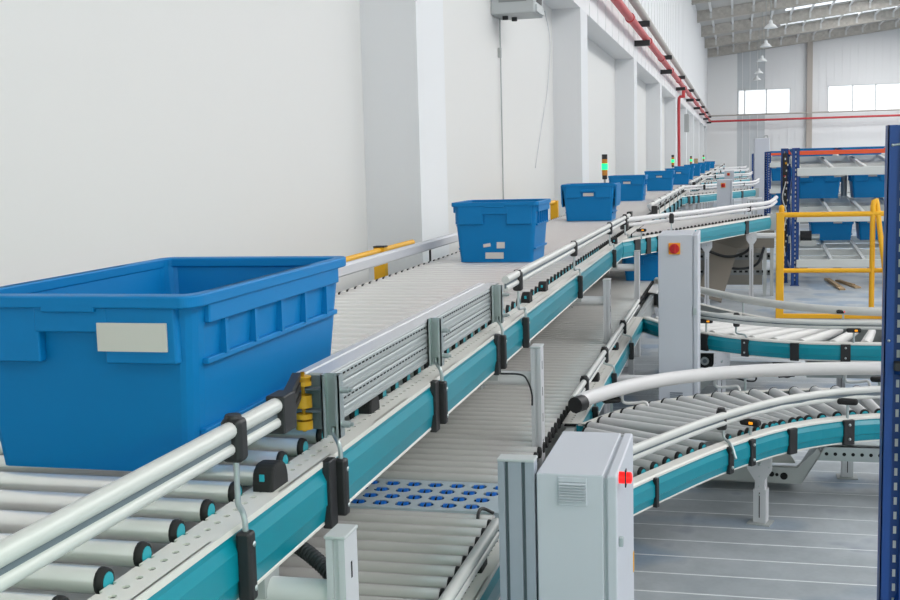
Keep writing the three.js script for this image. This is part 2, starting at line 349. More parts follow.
// ---------------------------------------------------------------- upper main line
const XR = -.959, XL = -2.165, R_ROLL = .0235, LIFT = .005, PITCH = HOLE * 3;
const upper = thing('roller_conveyor', 'long raised steel roller conveyor with teal side panel carrying the blue totes along the wall', 'conveyor', [0, 0, 0]);
{
  const zN = -.6, zE = -97;
  part('side_panel', sweep(PROFILE_FACE, straight(XR, YU, zN, zE), 1), M.teal, upper);
  part('bottom_lip', sweep(PROFILE_LIP, straight(XR, YU, zN, zE), 1), M.flange, upper);
  part('side_panel', sweep(PROFILE_FACE, straight(XL, YU, zN, zE), -1), M.teal, upper);
  part('top_flange', sweep(PROFILE_TOP, straight(XL, YU, zN, zE), -1), M.flange, upper);
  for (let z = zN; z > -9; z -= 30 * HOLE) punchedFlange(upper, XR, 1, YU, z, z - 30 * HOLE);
  part('top_flange', sweep(PROFILE_TOP, straight(XR, YU, zN - 30 * HOLE * Math.ceil((9 + zN) / (30 * HOLE)), zE), 1), M.flange, upper);
  const len = (XR - .083) - (XL + .083), xc = (XR + XL) / 2, g = rollerGeo(len, R_ROLL), c = capGeo(len, R_ROLL);
  const mats = [M.steel, M.rubber];
  let z = -1.03;
  for (let k = 0; k < 300; k++, z -= PITCH) {
    const o = part('roller', g, mats, upper); o.position.set(xc, YU + LIFT, z);
    if (k < 60) each('end_cap', c, M.tealCap, o);
  }
  const low = new THREE.CylinderGeometry(R_ROLL, R_ROLL, len, 6, 1, true).rotateZ(Math.PI / 2), rest = [];
  for (; z > zE; z -= PITCH) rest.push(low.clone().translate(xc, YU + LIFT, z));
  part('far_rollers', rest, M.steel, upper).userData.kind = 'stuff';
  part('drip_pan', box(XL + .03, XR - .03, YU - .155, YU - .15, zN, zE), M.sheet, upper);
  // right guide rail, near piece
  const RX = -.947, RY = YU + .2;
  doubleRail(upper, [V(RX, RY, -.6), V(RX, RY, -1.5), V(RX, RY, -2.26)]);
  railClamp(upper, RX, RY - .006, -2.02); guardBracket(upper, XR, YU, -2.03, 1, { rx: RX + .002, z: -2.02, top: RY - .05 });
  // black rail-end joiner
  const j = part('rail_joiner', [rbox(RX - .022, RX + .02, RY - .062, RY + .02, -2.30, -2.23, .004), ...[0, .024, .048].map(v => beam(V(RX, RY - .05 + v, -2.28), V(-1.045, RY - .055 + v, -2.60), .02, .016))], M.black, upper);
  // guard of slotted aluminium channels with yellow wheels
  const PX0 = -1.058, PX1 = -.985, PY0 = YU + .052, PY1 = YU + .184, PZ0 = -2.66, PZ1 = -4.78;
  const guard = part('guide_guard', [box(PX0, PX1 - .012, PY0, PY1, PZ0, PZ1)], M.alu, upper);
  for (let k = 0; k < 4; k++) {
    const a = PY0 + k * .033, b = a + .0305;
    part('guard_channel', xprism([[PX1 - .014, a], [PX1 - .002, a], [PX1, a + .004], [PX1, a + .009], [PX1 - .006, a + .012], [PX1 - .006, b - .012], [PX1, b - .009], [PX1, b - .004], [PX1 - .002, b], [PX1 - .014, b]], PZ0, PZ1), M.alu, guard);
    if (k % 2) { const sl = []; for (let zz = PZ0 - .03; zz > PZ1; zz -= .032) sl.push(box(PX1 - .0065, PX1 - .0045, a + .014, a + .0185, zz, zz - .016)); part('slot_row', sl, M.darkGap, guard); }
  }
  part('guard_top', xprism([[PX0 - .012, PY1], [PX1, PY1], [PX1, PY1 + .006], [PX0 + .022, PY1 + .006], [PX0 + .02, PY1 + .002], [PX0 + .014, PY1 + .002], [PX0 + .012, PY1 + .006], [PX0 - .012, PY1 + .006]], PZ0, PZ1), M.aluWhite, guard);
  for (let s = 0; s < 1; s++) {
    const zz = PZ0 + .028 - s * .262, XWH = PX0 + .016;
    part('wheel', [0, 1, 2].flatMap(k => [new THREE.CylinderGeometry(.0215, .0215, .021, 18).translate(XWH, PY0 + .012 + k * .055, zz), new THREE.CylinderGeometry(.0215, .0215, .012, 18).translate(XWH, PY0 + .034 + k * .047, zz), new THREE.CylinderGeometry(.0055, .0055, .15, 8).translate(XWH, PY0 + .07, zz)]), M.wheelYellow, guard);
  }
  part('wheel_plate', [rbox(PX0 - .03, PX1 - .01, PY0 + .043, PY0 + .049, PZ0 - .02, PZ0 + .03, .002), rbox(PX0 - .03, PX1 - .01, PY0 + .098, PY0 + .104, PZ0 - .02, PZ0 + .03, .002), box(PX0 + .014, PX1, PY0 - .004, PY1, PZ0 - .004, PZ0 + .004)], M.groove, guard);
  for (const zz of [-2.63, -3.63, -4.64]) {
    const x0 = PX1 + .002, w = .046, t = .004;
    const pst = part('guard_post', [box(x0, x0 + w, PY0 - .012, PY1 + .012, zz - .004, zz), box(x0, x0 + t, PY0 - .012, PY1 + .012, zz, zz + .03), box(x0 + w - t, x0 + w, PY0 - .012, PY1 + .012, zz, zz + .03), box(x0, x0 + .01, PY0 - .012, PY1 + .012, zz + .026, zz + .03), box(x0 + w - .01, x0 + w, PY0 - .012, PY1 + .012, zz + .026, zz + .03)], M.zinc, guard);
    each('bolt', [.02, .105].map(v => merge([bar(V(x0 + w, PY0 + v, zz + .012), V(x0 + w + .02, PY0 + v, zz + .012), .0085, .0085, 10), bar(V(x0 + w + .02, PY0 + v, zz + .012), V(x0 + w + .028, PY0 + v, zz + .012), .005, .005, 8)])), M.zinc, guard);
    guardBracket(upper, XR, YU, zz + .035, 1, { rx: x0 + w / 2, z: zz + .015, top: PY0 - .005, plate: true });
  }
  // right guide rail beyond the guard, up to the first spur
  doubleRail(upper, [V(RX, RY + .006, -4.74), V(RX, RY, -7.5), V(RX, RY - .008, -10.55)]);
  for (const [zc, zb] of [[-5.02, -5.15], [-6.85, -7.05], [-8.85, -9.1], [-10.1, -10.3]]) { railClamp(upper, RX, RY - .012, zc); guardBracket(upper, XR, YU, zb, 1, { rx: RX + .002, z: zc, top: RY - .06 }); }
  part('rail_end', rbox(RX - .022, RX + .022, RY - .06, RY + .024, -10.64, -10.52, .008), M.black, upper);
  // guide rails between the spurs further on
  for (let m = 0; m < 7; m++) {
    const a = -13.0 - m * 11.3, b = a - 8.6;
    doubleRail(upper, [V(RX + .12, RY - .03, a + .9), V(RX + .02, RY - .03, a + .25), V(RX, RY - .03, a - .5), V(RX, RY - .03, (a + b) / 2), V(RX, RY - .03, b)], .03, .012);
    part('rail_end', rbox(RX + .09, RX + .15, RY - .075, RY + .01, a + .86, a + .93, .008), M.black, upper);
    if (m < 4) for (let z = a - .6; z > b; z -= 1.15) { railClamp(upper, RX, RY - .03, z); part('rod', bar(V(RX, YU - .02, z), V(RX, RY - .06, z), .007, .007, 6), M.zinc, upper); part('rail_bracket', box(XR, XR + .03, YU - .15, YU - .01, z - .02, z + .02), M.black, upper); }
  }
  // left guide bar
  part('guide_bar', xprism([[XL + .05, YU + .1], [XL + .075, YU + .1], [XL + .085, YU + .11], [XL + .085, YU + .155], [XL + .075, YU + .168], [XL + .05, YU + .168]], 1, -12.4), M.aluWhite, upper);
  for (const z of [-3.4, -5.2, -7.9, -9.9, -12.2]) part('rod', [bar(V(XL + .045, YU - .02, z), V(XL + .045, YU + .15, z), .008, .008, 8)], M.black, upper);
  // sensors on the right flange
  for (const [x, z, l, k] of [[-1.0, -2.31, M.tealCap, 1.0], [-1.025, -3.09, M.rubber, .9], [-1.02, -5.65, M.tealCap, .9], [-1.02, -6.15, M.tealCap, .9], [-.985, -9.6, M.tealCap, .9]]) sensorEye(upper, x, YU + .001, z, 0, l, k);
  // support posts with cross tubes
  const posts = [-2.21, -4.65, -7.31, -9.59]; for (let z = -12.1; z > -60; z -= 2.45) posts.push(z);
  posts.forEach((z, i) => {
    const x0 = -.82, x1 = -.779, zt = EYE - .76;
    const p = part('support_post', [xprism([[x0, z - .03], [x0 + .014, z - .03], [x0 + .014, z - .022], [x1 - .014, z - .022], [x1 - .014, z - .03], [x1, z - .03]].map(([a, b]) => [a, b]).concat([[x1, z + .05], [x1 - .014, z + .05], [x1 - .014, z + .042], [x0 + .014, z + .042], [x0 + .014, z + .05], [x0, z + .05]]), 0, zt).rotateX(Math.PI / 2).applyMatrix4(new THREE.Matrix4().makeScale(1, -1, 1)).translate(0, 0, 0)], M.aluWhite, upper);
    const fixed = clean(p.geometry); { const a = fixed.attributes.position.array; for (let q = 0; q < a.length; q += 3) { const h = Math.abs(a[q + 1]); a[q + 1] = h; } fixed.computeVertexNormals(); p.geometry = fixed; }
    part('end_cap', rbox(x0 - .003, x1 + .003, zt - .002, zt + .006, z - .033, z + .053, .003), M.greyBox, p);
    if (i < 3) each('slot', [.06, .17, .28, .39].map(v => box(x1 - .001, x1 + .0006, zt - v - .035, zt - v, z + .006, z + .014)), M.darkGap, p);
    part('cross_tube', bar(V(XR - .25, YU - .195, z + .01), V(x0, YU - .195, z + .01), .03, .03, 16), M.whiteTube, p);
    if (i < 6) part('tube_bracket', [box(XR - .07, XR + .0, YU - .2, YU - .155, z - .03, z + .05), box(XR - .075, XR - .07, YU - .24, YU - .155, z - .03, z + .05)], M.galv, p);
    if (i !== 1) return;
    part('cable', tube([V(XR + .01, YU - .17, z + .045), V(x0 - .03, YU - .175, z + .055), V(x0 - .01, YU - .2, z + .06), V(x0 + .004, YU - .25, z + .055), V(x0 + .004, YU - .30, z + .05)], .004, 6, 24), M.cable, p);
  });
  // ribbed hose near the first post
  const hose = [V(-1.0, YU - .165, -2.42), V(-.93, YU - .18, -2.37), V(-.87, YU - .21, -2.33), V(-.84, YU - .27, -2.30)];
  const hc = new THREE.CatmullRomCurve3(hose), rings = [tube(hose, .016, 10, 20)];
  for (let i = 0; i <= 22; i++) { const p = hc.getPoint(i / 22), t = hc.getTangent(i / 22); rings.push(new THREE.TorusGeometry(.0165, .0026, 5, 12).applyQuaternion(new THREE.Quaternion().setFromUnitVectors(V(0, 0, 1), t)).translate(p.x, p.y, p.z)); }
  part('ribbed_hose', rings, M.cable, upper);
}

// ---------------------------------------------------------------- lower main line
const LXR = -.69, LXL = -1.87, LP = HOLE * 2;
const lower = thing('roller_conveyor', 'lower roller conveyor running beneath the raised line, with a plate of blue swivel wheels', 'conveyor');
{
  const zN = -1.6, zE = -24, gaps = [[-1.6, -3.52], [-5.12, -8.72], [-10.35, -24]];
  gaps.forEach(([a, b], i) => {
    part('side_panel', sweep(FACE_LOW, straight(LXR, YL, a, b), 1), M.teal, lower); part('bottom_lip', sweep(LIP_LOW, straight(LXR, YL, a, b), 1), M.flange, lower);
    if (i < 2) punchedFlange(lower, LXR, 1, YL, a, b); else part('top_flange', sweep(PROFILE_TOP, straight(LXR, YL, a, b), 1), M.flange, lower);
  });
  each('inner_rail', [box(LXR - .06, LXR - .02, YL - .15, YL - .02, -3.52, -5.12), box(LXR - .06, LXR - .02, YL - .15, YL - .02, -8.72, -10.35)], M.galv, lower);
  part('side_panel', sweep(PROFILE_FACE, straight(LXL, YL, zN, zE), -1), M.teal, lower); part('top_flange', sweep(PROFILE_TOP, straight(LXL, YL, zN, zE), -1), M.flange, lower);
  const len = (LXR - .083) - (LXL + .083), xc = (LXR + LXL) / 2, g = rollerGeo(len, R_ROLL), c = capGeo(len, R_ROLL), mats = [M.steel, M.rubber];
  let n = 0;
  for (let z = -1.7; z > zE && n < 290; z -= LP) {
    if (z < -3.60 && z > -4.06) continue;
    const o = part('roller', g, mats, lower); o.position.set(xc, YL + LIFT, z); n++;
    if (z > -3.6) each('end_cap', c, M.tealCap, o);
  }
  part('pan', box(LXL + .02, LXR - .03, YL - .15, YL - .145, zN, zE), M.galv, lower);
  // swivel wheel plate
  const px0 = LXL + .09, px1 = LXR - .085, pz0 = -4.02, pz1 = -3.68, py = YL + .02, s = new THREE.Shape();
  s.moveTo(px0, 0); s.lineTo(px1, 0); s.lineTo(px1, pz1 - pz0); s.lineTo(px0, pz1 - pz0); s.closePath();
  const spots = [];
  for (let r = 0; r < 4; r++) for (let q = 0; q < 12; q++) { const x = px1 - .05 - q * .0815 - (r % 2) * .0 - r * .018, z = .05 + r * .08; if (x > px0 + .04) spots.push([x, z]); }
  for (const [x, z] of spots) { const h = new THREE.Path(); h.absellipse(x, z, .029, .029, 0, Math.PI * 2); s.holes.push(h); }
  const g2 = clean(new THREE.ExtrudeGeometry(s, { depth: .004, bevelEnabled: false, curveSegments: 8 }).rotateX(Math.PI / 2)); g2.translate(0, py, pz0);
  const wheelPlate = part('swivel_wheel_plate', g2, M.plate, lower);
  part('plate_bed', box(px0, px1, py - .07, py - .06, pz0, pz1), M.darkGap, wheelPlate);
  part('plate_lip', [box(px0, px1, py - .05, py, pz1, pz1 + .004), box(px0, px1, py - .05, py, pz0 - .004, pz0)], M.plate, wheelPlate);
  const wg = merge([-.011, .011].map(d => new THREE.CylinderGeometry(.0185, .0185, .013, 14).rotateZ(Math.PI / 2).translate(d, 0, 0)));
  const hub = merge([new THREE.CylinderGeometry(.006, .006, .05, 8).rotateZ(Math.PI / 2), box(-.004, .004, -.02, .012, -.008, .008), new THREE.CylinderGeometry(.0275, .0275, .008, 14).translate(0, -.03, 0)]);
  for (const [x, z] of spots) {
    const w = part('swivel_wheel', wg, M.wheelBlue, wheelPlate); w.position.set(x, py - .013, pz0 + z);
    const h = part('wheel_hub', hub, M.darkGap, wheelPlate); h.position.set(x, py - .012, pz0 + z);
  }
  // drive roller before the plate and its bracket
  part('drive_roller', bar(V(LXL + .1, YL - .008, -3.62), V(LXR - .09, YL - .008, -3.62), .034, .036, 20), M.steel, lower);
  part('bracket', tube([V(LXR - .1, YL + .02, -3.67), V(LXR - .13, YL + .04, -3.65), V(LXR - .135, YL + .04, -3.6), V(LXR - .13, YL - .0, -3.56)], .006, 8), M.black, lower);
  // guide rails on the right
  doubleRail(lower, [V(-.71, YL + .095, -1.5), V(-.71, YL + .095, -2.4), V(-.71, YL + .095, -3.34)]);
  doubleRail(lower, [V(-.73, YL + .1, -5.18), V(-.73, YL + .1, -7), V(-.735, YL + .1, -8.9)], .014, .010, .035);
  for (const z of [-5.6, -6.5, -7.6]) { railClamp(lower, -.73, YL + .095, z); guardBracket(lower, LXR, YL, z + .08, 1, { rx: -.726, top: YL + .05 }); }
  sensorEye(lower, LXR - .05, YL, -6.15, 0, M.rubber, .8); sensorEye(lower, LXR - .05, YL, -7.2, 0, M.tealCap, .8); sensorEye(lower, LXR - .05, YL, -3.2, 0, M.tealCap, .9);
  doubleRail(lower, [V(-.73, YL + .1, -12.4), V(-.73, YL + .1, -16), V(-.735, YL + .1, -20)], .014, .010, .035);
  // legs
  for (const z of [-2.3, -5.4, -8.3, -11.2, -14, -17, -20, -23]) part('leg', [box(LXR - .07, LXR - .03, 0, YL - .15, z - .03, z + .03), box(LXL + .03, LXL + .07, 0, YL - .15, z - .03, z + .03), box(LXL + .03, LXR - .03, .1, .14, z - .015, z + .015)], M.aluWhite, lower);
  part('cross_tube', bar(V(LXR - .05, YL - .19, -7.2), V(-.5, YL - .19, -7.2), .028, .028, 14), M.whiteTube, lower);
}

// ---------------------------------------------------------------- curved and straight spurs
function rollersBetween(root, far, near, step, xStop, y, mats, taper, caps, drop = .004) {
  const segHit = (p, d) => { let best = null; for (let i = 0; i + 1 < near.length; i++) { const a = near[i], b = near[i + 1], ex = b.x - a.x, ez = b.z - a.z, den = d.x * ez - d.z * ex; if (Math.abs(den) < 1e-9) continue; const t = ((a.x - p.x) * ez - (a.z - p.z) * ex) / den, u = ((a.x - p.x) * d.z - (a.z - p.z) * d.x) / den; if (t > .02 && u >= 0 && u <= 1 && (!best || t < best)) best = t; } return best; };
  let acc = 0;
  for (let i = 0; i + 1 < far.length; i++) {
    const a = far[i], b = far[i + 1]; acc += a.p.distanceTo(b.p);
    if (acc < step) continue; acc = 0;
    const d = b.n, t = segHit(b.p, d); if (!t) continue;
    let p0 = b.p.clone().addScaledVector(d, b.inset), p1 = b.p.clone().addScaledVector(d, t - .058);
    if (p0.distanceTo(p1) < .12) continue;
    const len = p0.distanceTo(p1), g = rollerGeo(len, taper[0], taper[1]);
    const o = part('roller', g, mats, root);
    o.position.set((p0.x + p1.x) / 2, y - drop, (p0.z + p1.z) / 2);
    o.rotation.y = Math.atan2(-(p1.z - p0.z), p1.x - p0.x);
    if (caps) each('end_cap', capGeo(len, Math.min(...taper)), M.tealCap, o);
  }
}
function leg(root, x, z, top, turn = 0, name = 'leg') {
  const g = new THREE.Group();
  const shape = new THREE.Shape([[-.055, 0], [.055, 0], [.055, -.085], [.022, -.135], [-.022, -.135], [-.055, -.085]].map(p => new THREE.Vector2(...p)));
  const T = new THREE.Matrix4().makeRotationY(turn).setPosition(x, 0, z);
  const l = part(name, [box(-.022, .022, .006, top - .06, -.03, .012), box(-.028, .028, .006, Math.min(.16, top * .5), -.036, .016)].map(q => q.applyMatrix4(T)), M.aluWhite, root);
  part('gusset_plate', new THREE.ExtrudeGeometry(shape, { depth: .005, bevelEnabled: false }).translate(0, top, .014).applyMatrix4(T), M.aluWhite, l);
  part('foot_plate', [box(-.05, .05, 0, .006, -.05, .04)].map(q => q.applyMatrix4(T)), M.galv, l);
  part('bolt', [[0, -.06], [-.042, -.07], [.042, -.07], [-.042, -.03], [.042, -.03], [0, -.115], [0, -.16], [0, -.2]].map(([a, b], i) => new THREE.SphereGeometry(i ? .004 : .008, 8, 6).translate(a, top + b, .02).applyMatrix4(T)), M.zinc, l);
  part('slot', [box(-.002, .002, .03, Math.max(.05, top - .19), .0165, .0172)].map(q => q.applyMatrix4(T)), M.darkGap, l);
  return l;
}
const rel = (list, y) => list.map(([x, z]) => V(x, y, z));
function straps(root, path, items, y, side) {      // black clips along a swept frame, given by their x: [x, width, bolts]
  for (const [x, w, bolts] of items) {
    let i = path.findIndex(p => p.x >= x); i = Math.max(0, Math.min(path.length - 2, i - 1));
    const a = path[i], b = path[i + 1], t = V(b.x - a.x, 0, b.z - a.z).normalize(), o = V(-t.z * side, 0, t.x * side), q = a.clone().lerp(b, (x - a.x) / (b.x - a.x));
    const m = new THREE.Matrix4().makeBasis(t, V(0, 1, 0), t.clone().cross(V(0, 1, 0))).setPosition(q.x + o.x * .008, y, q.z + o.z * .008);
    const s = part('frame_strap', rbox(-w / 2, w / 2, y > .6 ? -.152 : -.122, -.008, -.01, .01, .003).applyMatrix4(m), M.black, root);
    if (bolts) each('bolt', [-.03, -.095].map(v => new THREE.SphereGeometry(.007, 8, 6).translate(0, v, 0).applyMatrix4(m).translate(o.x * .011, 0, o.z * .011)), M.zinc, s);
  }
}
// near curve
const curveA = thing('curved_conveyor', 'nearest curved spur of grey rollers sweeping right from the lower line above the striped floor', 'conveyor');
{
  const nearP = smooth(rel([[-.69, -3.52], [-.53, -3.83], [-.375, -4.13], [-.281, -4.33], [-.036, -4.80], [.222, -5.166], [.45, -5.36], [.66, -5.46], [.95, -5.5], [1.4, -5.5], [2.2, -5.5]], YL));
  const farP = smooth(rel([[-.69, -5.12], [-.564, -5.40], [-.366, -5.68], [-.157, -5.85], [.019, -5.95], [.417, -6.08], [.74, -6.115], [1.2, -6.12], [2.2, -6.12]], YL));
  frameParts(curveA, nearP, 1, PROFILE_SLIM, FACE_LOW, LIP_LOW); frameParts(curveA, farP, -1, PROFILE_SLIM, FACE_LOW, LIP_LOW);
  const far = []; const n0 = V(.86, 0, .51).normalize();
  for (let z = -3.55; z > -5.12; z -= .01) far.push({ p: V(-.69, YL, z), n: n0, inset: .05 });
  farP.forEach((p, i) => { const a = farP[Math.max(0, i - 1)], b = farP[Math.min(farP.length - 1, i + 1)], t = V(b.x - a.x, 0, b.z - a.z).normalize(); far.push({ p, n: V(-t.z, 0, t.x), inset: .055 }); });
  const fine = []; for (let i = 0; i + 1 < far.length; i++) { const a = far[i], b = far[i + 1], k = Math.max(1, Math.ceil(a.p.distanceTo(b.p) / .01)); for (let j = 0; j < k; j++) fine.push({ p: a.p.clone().lerp(b.p, j / k), n: a.n.clone().lerp(b.n, j / k).normalize(), inset: a.inset }); }
  rollersBetween(curveA, fine, nearP, .1, LXR, YL, [M.pvc, M.rubber], [.027, .021], true);
  part('drip_pan', sweep([[-.35, -.112], [-.02, -.112], [-.02, -.108], [-.35, -.108]], nearP, 1), M.galv, curveA);
  // far guide: one thick white tube with a black end stop
  const fg = farP.filter((p, i) => i % 4 === 0).map(p => V(p.x - .0, YL + .10, p.z + .005)); fg.unshift(V(-.675, YL + .10, -5.10));
  const rail = part('guide_tube', tube(fg, .034, 16, 80), M.whiteTube, curveA);
  part('end_stop', bar(V(-.70, YL + .10, -5.04), V(-.675, YL + .10, -5.10), .037, .037, 12), M.black, rail);
  // near guide: double rail with clamp
  const ng = offsetPath(nearP, -.035, .115).filter((p, i) => i > 5 && i % 3 === 0);
  doubleRail(curveA, ng, .016, .011, .032);
  railClamp(curveA, -.06, YL + .11, -4.86); part('rod', tube([V(-.05, YL + .08, -4.86), V(-.05, YL + .02, -4.86), V(-.02, YL - .0, -4.81), V(0, YL - .05, -4.77)], .006, 8), M.zinc, curveA);
  straps(curveA, nearP, [[-.3, .02, 0], [-.03, .034, 1], [.06, .034, 1], [.235, .05, 0], [.49, .055, 1]], YL, 1);
  stalkSensor(curveA, .045, YL, -6.0, M.ledRed, .075); stalkSensor(curveA, .06, YL - .01, -5.0, M.ledAmber, .05, -.5); stalkSensor(curveA, .49, YL - .01, -5.39, null, .07, -.2); stalkSensor(curveA, -.58, YL - .02, -5.44, null, .05, .5); stalkSensor(curveA, .72, YL - .02, -6.22, null, .03);
  for (const [x, z] of [[-.53, -5.5], [-.1, -5.95], [.55, -6.16]]) part('rail_hook', [tube([V(x, YL + .09, z + .02), V(x, YL + .02, z - .01), V(x + .06, YL + .015, z - .02), V(x + .11, YL + .02, z - .01), V(x + .12, YL - .03, z + .0)], .0075, 8)], M.whiteTube, curveA);
  leg(curveA, .107, -5.19, YL - .114, -.28); leg(curveA, .55, -6.02, YL - .114); leg(curveA, 1.3, -5.6, YL - .114);
  // sheet metal trough and perforated beam underneath
  const trough = part('belt_trough', [xprism([[-.2, .045], [.31, .05], [.40, .2], [.385, .225], [.29, .125], [-.2, .12]], -5.74, -5.70), box(-.2, .31, .045, .05, -6.0, -5.7), beam(V(.31, .05, -5.85), V(.42, .235, -5.85), .3, .006)], M.galv, curveA);
  part('trough_cover', xprism([[-.2, .125], [.285, .13], [.25, .19], [.17, .215], [-.2, .21]], -5.80, -5.77), M.sheet, trough);
  each('trough_hole', [[.17, .1, .013], [.195, .098, .008], [.228, .092, .018]].map(([x, y, r]) => new THREE.CylinderGeometry(r, r, .004, 14).rotateX(Math.PI / 2).translate(x, y - .01, -5.699)), M.darkGap, trough);
  const pb = part('perforated_beam', [box(.38, 1.7, .115, .19, -5.94, -5.9), box(.38, 1.7, .185, .19, -6.02, -5.9)], M.zinc, curveA);
  each('beam_hole', [0, 1, 2, 3, 4, 5, 6].map(k => new THREE.CylinderGeometry(.009, .009, .003, 10).rotateX(Math.PI / 2).translate(.44 + k * .042, .15, -5.899)), M.darkGap, pb);
}
// second curve, turning the other way
const curveB = thing('curved_conveyor', 'farther curved spur of pale rollers right of the switch cabinet, before the yellow barrier', 'conveyor');
{
  const nearP = smooth(rel([[-.69, -8.72], [-.46, -8.30], [-.241, -7.98], [.055, -7.73], [.395, -7.585], [.70, -7.562], [1.1, -7.56], [2.4, -7.56]], YL));
  const farP = smooth(rel([[-.69, -10.35], [-.46, -9.9], [-.29, -9.60], [-.049, -9.16], [.064, -8.98], [.24, -8.74], [.45, -8.52], [.8, -8.32], [1.2, -8.27], [2.4, -8.27]], YL));
  frameParts(curveB, nearP, 1, PROFILE_SLIM, FACE_LOW, LIP_LOW); frameParts(curveB, farP, -1, PROFILE_SLIM, FACE_LOW, LIP_LOW);
  const nrm = farP.map((p, i) => { const a = farP[Math.max(0, i - 1)], b = farP[Math.min(farP.length - 1, i + 1)], t = V(b.x - a.x, 0, b.z - a.z).normalize(); return { p, n: V(-t.z, 0, t.x), inset: .055 }; });
  const fine = []; for (let i = 0; i + 1 < nrm.length; i++) { const a = nrm[i], b = nrm[i + 1], k = Math.max(1, Math.ceil(a.p.distanceTo(b.p) / .01)); for (let j = 0; j < k; j++) fine.push({ p: a.p.clone().lerp(b.p, j / k), n: a.n.clone().lerp(b.n, j / k).normalize(), inset: .055 }); }
  rollersBetween(curveB, fine, [V(-.69, YL, -8.7), ...nearP], .092, LXR, YL, [M.pvcWhite, M.pvcWhite], [.026, .036], false, .026);
  part('drip_pan', sweep([[-.5, -.112], [-.02, -.112], [-.02, -.108], [-.5, -.108]], nearP, 1), M.galv, curveB);
  const fg = farP.filter((p, i) => i % 4 === 0).map(p => V(p.x, YL + .105, p.z)); part('guide_tube', tube(fg, .030, 14, 80), M.railTube, curveB);
  const ng = offsetPath(nearP, -.03, .125).filter((p, i) => i > 6 && i % 3 === 0); doubleRail(curveB, ng, .016, .011, .031);
  railClamp(curveB, .0, YL + .12, -7.83); part('rod', tube([V(0, YL + .08, -7.83), V(.0, YL + .02, -7.83), V(.06, YL + .01, -7.75), V(.075, YL - .05, -7.71)], .007, 8), M.zinc, curveB);
  straps(curveB, nearP, [[-.21, .08, 0], [.06, .05, 1], [.365, .055, 0], [.67, .06, 1]], YL, 1);
  stalkSensor(curveB, -.2, YL, -7.98, M.ledAmber, .06); stalkSensor(curveB, .72, YL - .01, -7.58, M.ledAmber, .075); stalkSensor(curveB, .72, YL, -8.34, M.ledRed, .085); stalkSensor(curveB, .05, YL, -9.05, M.ledRed, .085);
  leg(curveB, -.1, -7.83, YL - .114, .35); leg(curveB, .7, -8.2, YL - .114); leg(curveB, 1.3, -7.65, YL - .114);
  for (const [x, z] of [[-.21, -7.98], [.32, -7.66]]) {
    const w = part('drive_wheel', new THREE.TorusGeometry(.036, .013, 8, 20).translate(x, .245, z - .02), M.rubber, curveB);
    part('wheel_disc', new THREE.CylinderGeometry(.03, .03, .02, 18).rotateX(Math.PI / 2).translate(x, .245, z - .02), M.alu, w); part('wheel_centre', new THREE.CylinderGeometry(.015, .015, .024, 14).rotateX(Math.PI / 2).translate(x, .245, z - .02), M.groove, w);
    part('wheel_bracket', [xprism([[x - .09, .29], [x + .09, .29], [x + .05, .2], [x - .05, .19]], z - .08, z - .05)], M.black, w);
  }
  part('cable', tube([V(.14, .28, -7.68), V(.13, .21, -7.72), V(.12, .16, -7.75), V(-.02, .18, -7.78), V(-.08, .24, -7.8)], .006, 6), M.cable, curveB);
  part('perforated_beam', [box(-.05, .3, .21, .27, -7.86, -7.84), box(.45, 1.5, .18, .28, -7.95, -7.8)], M.galv, curveB);
  part('brace', [beam(V(-.32, .02, -7.9), V(-.1, .2, -7.9), .03, .05)], M.galv, curveB);
}
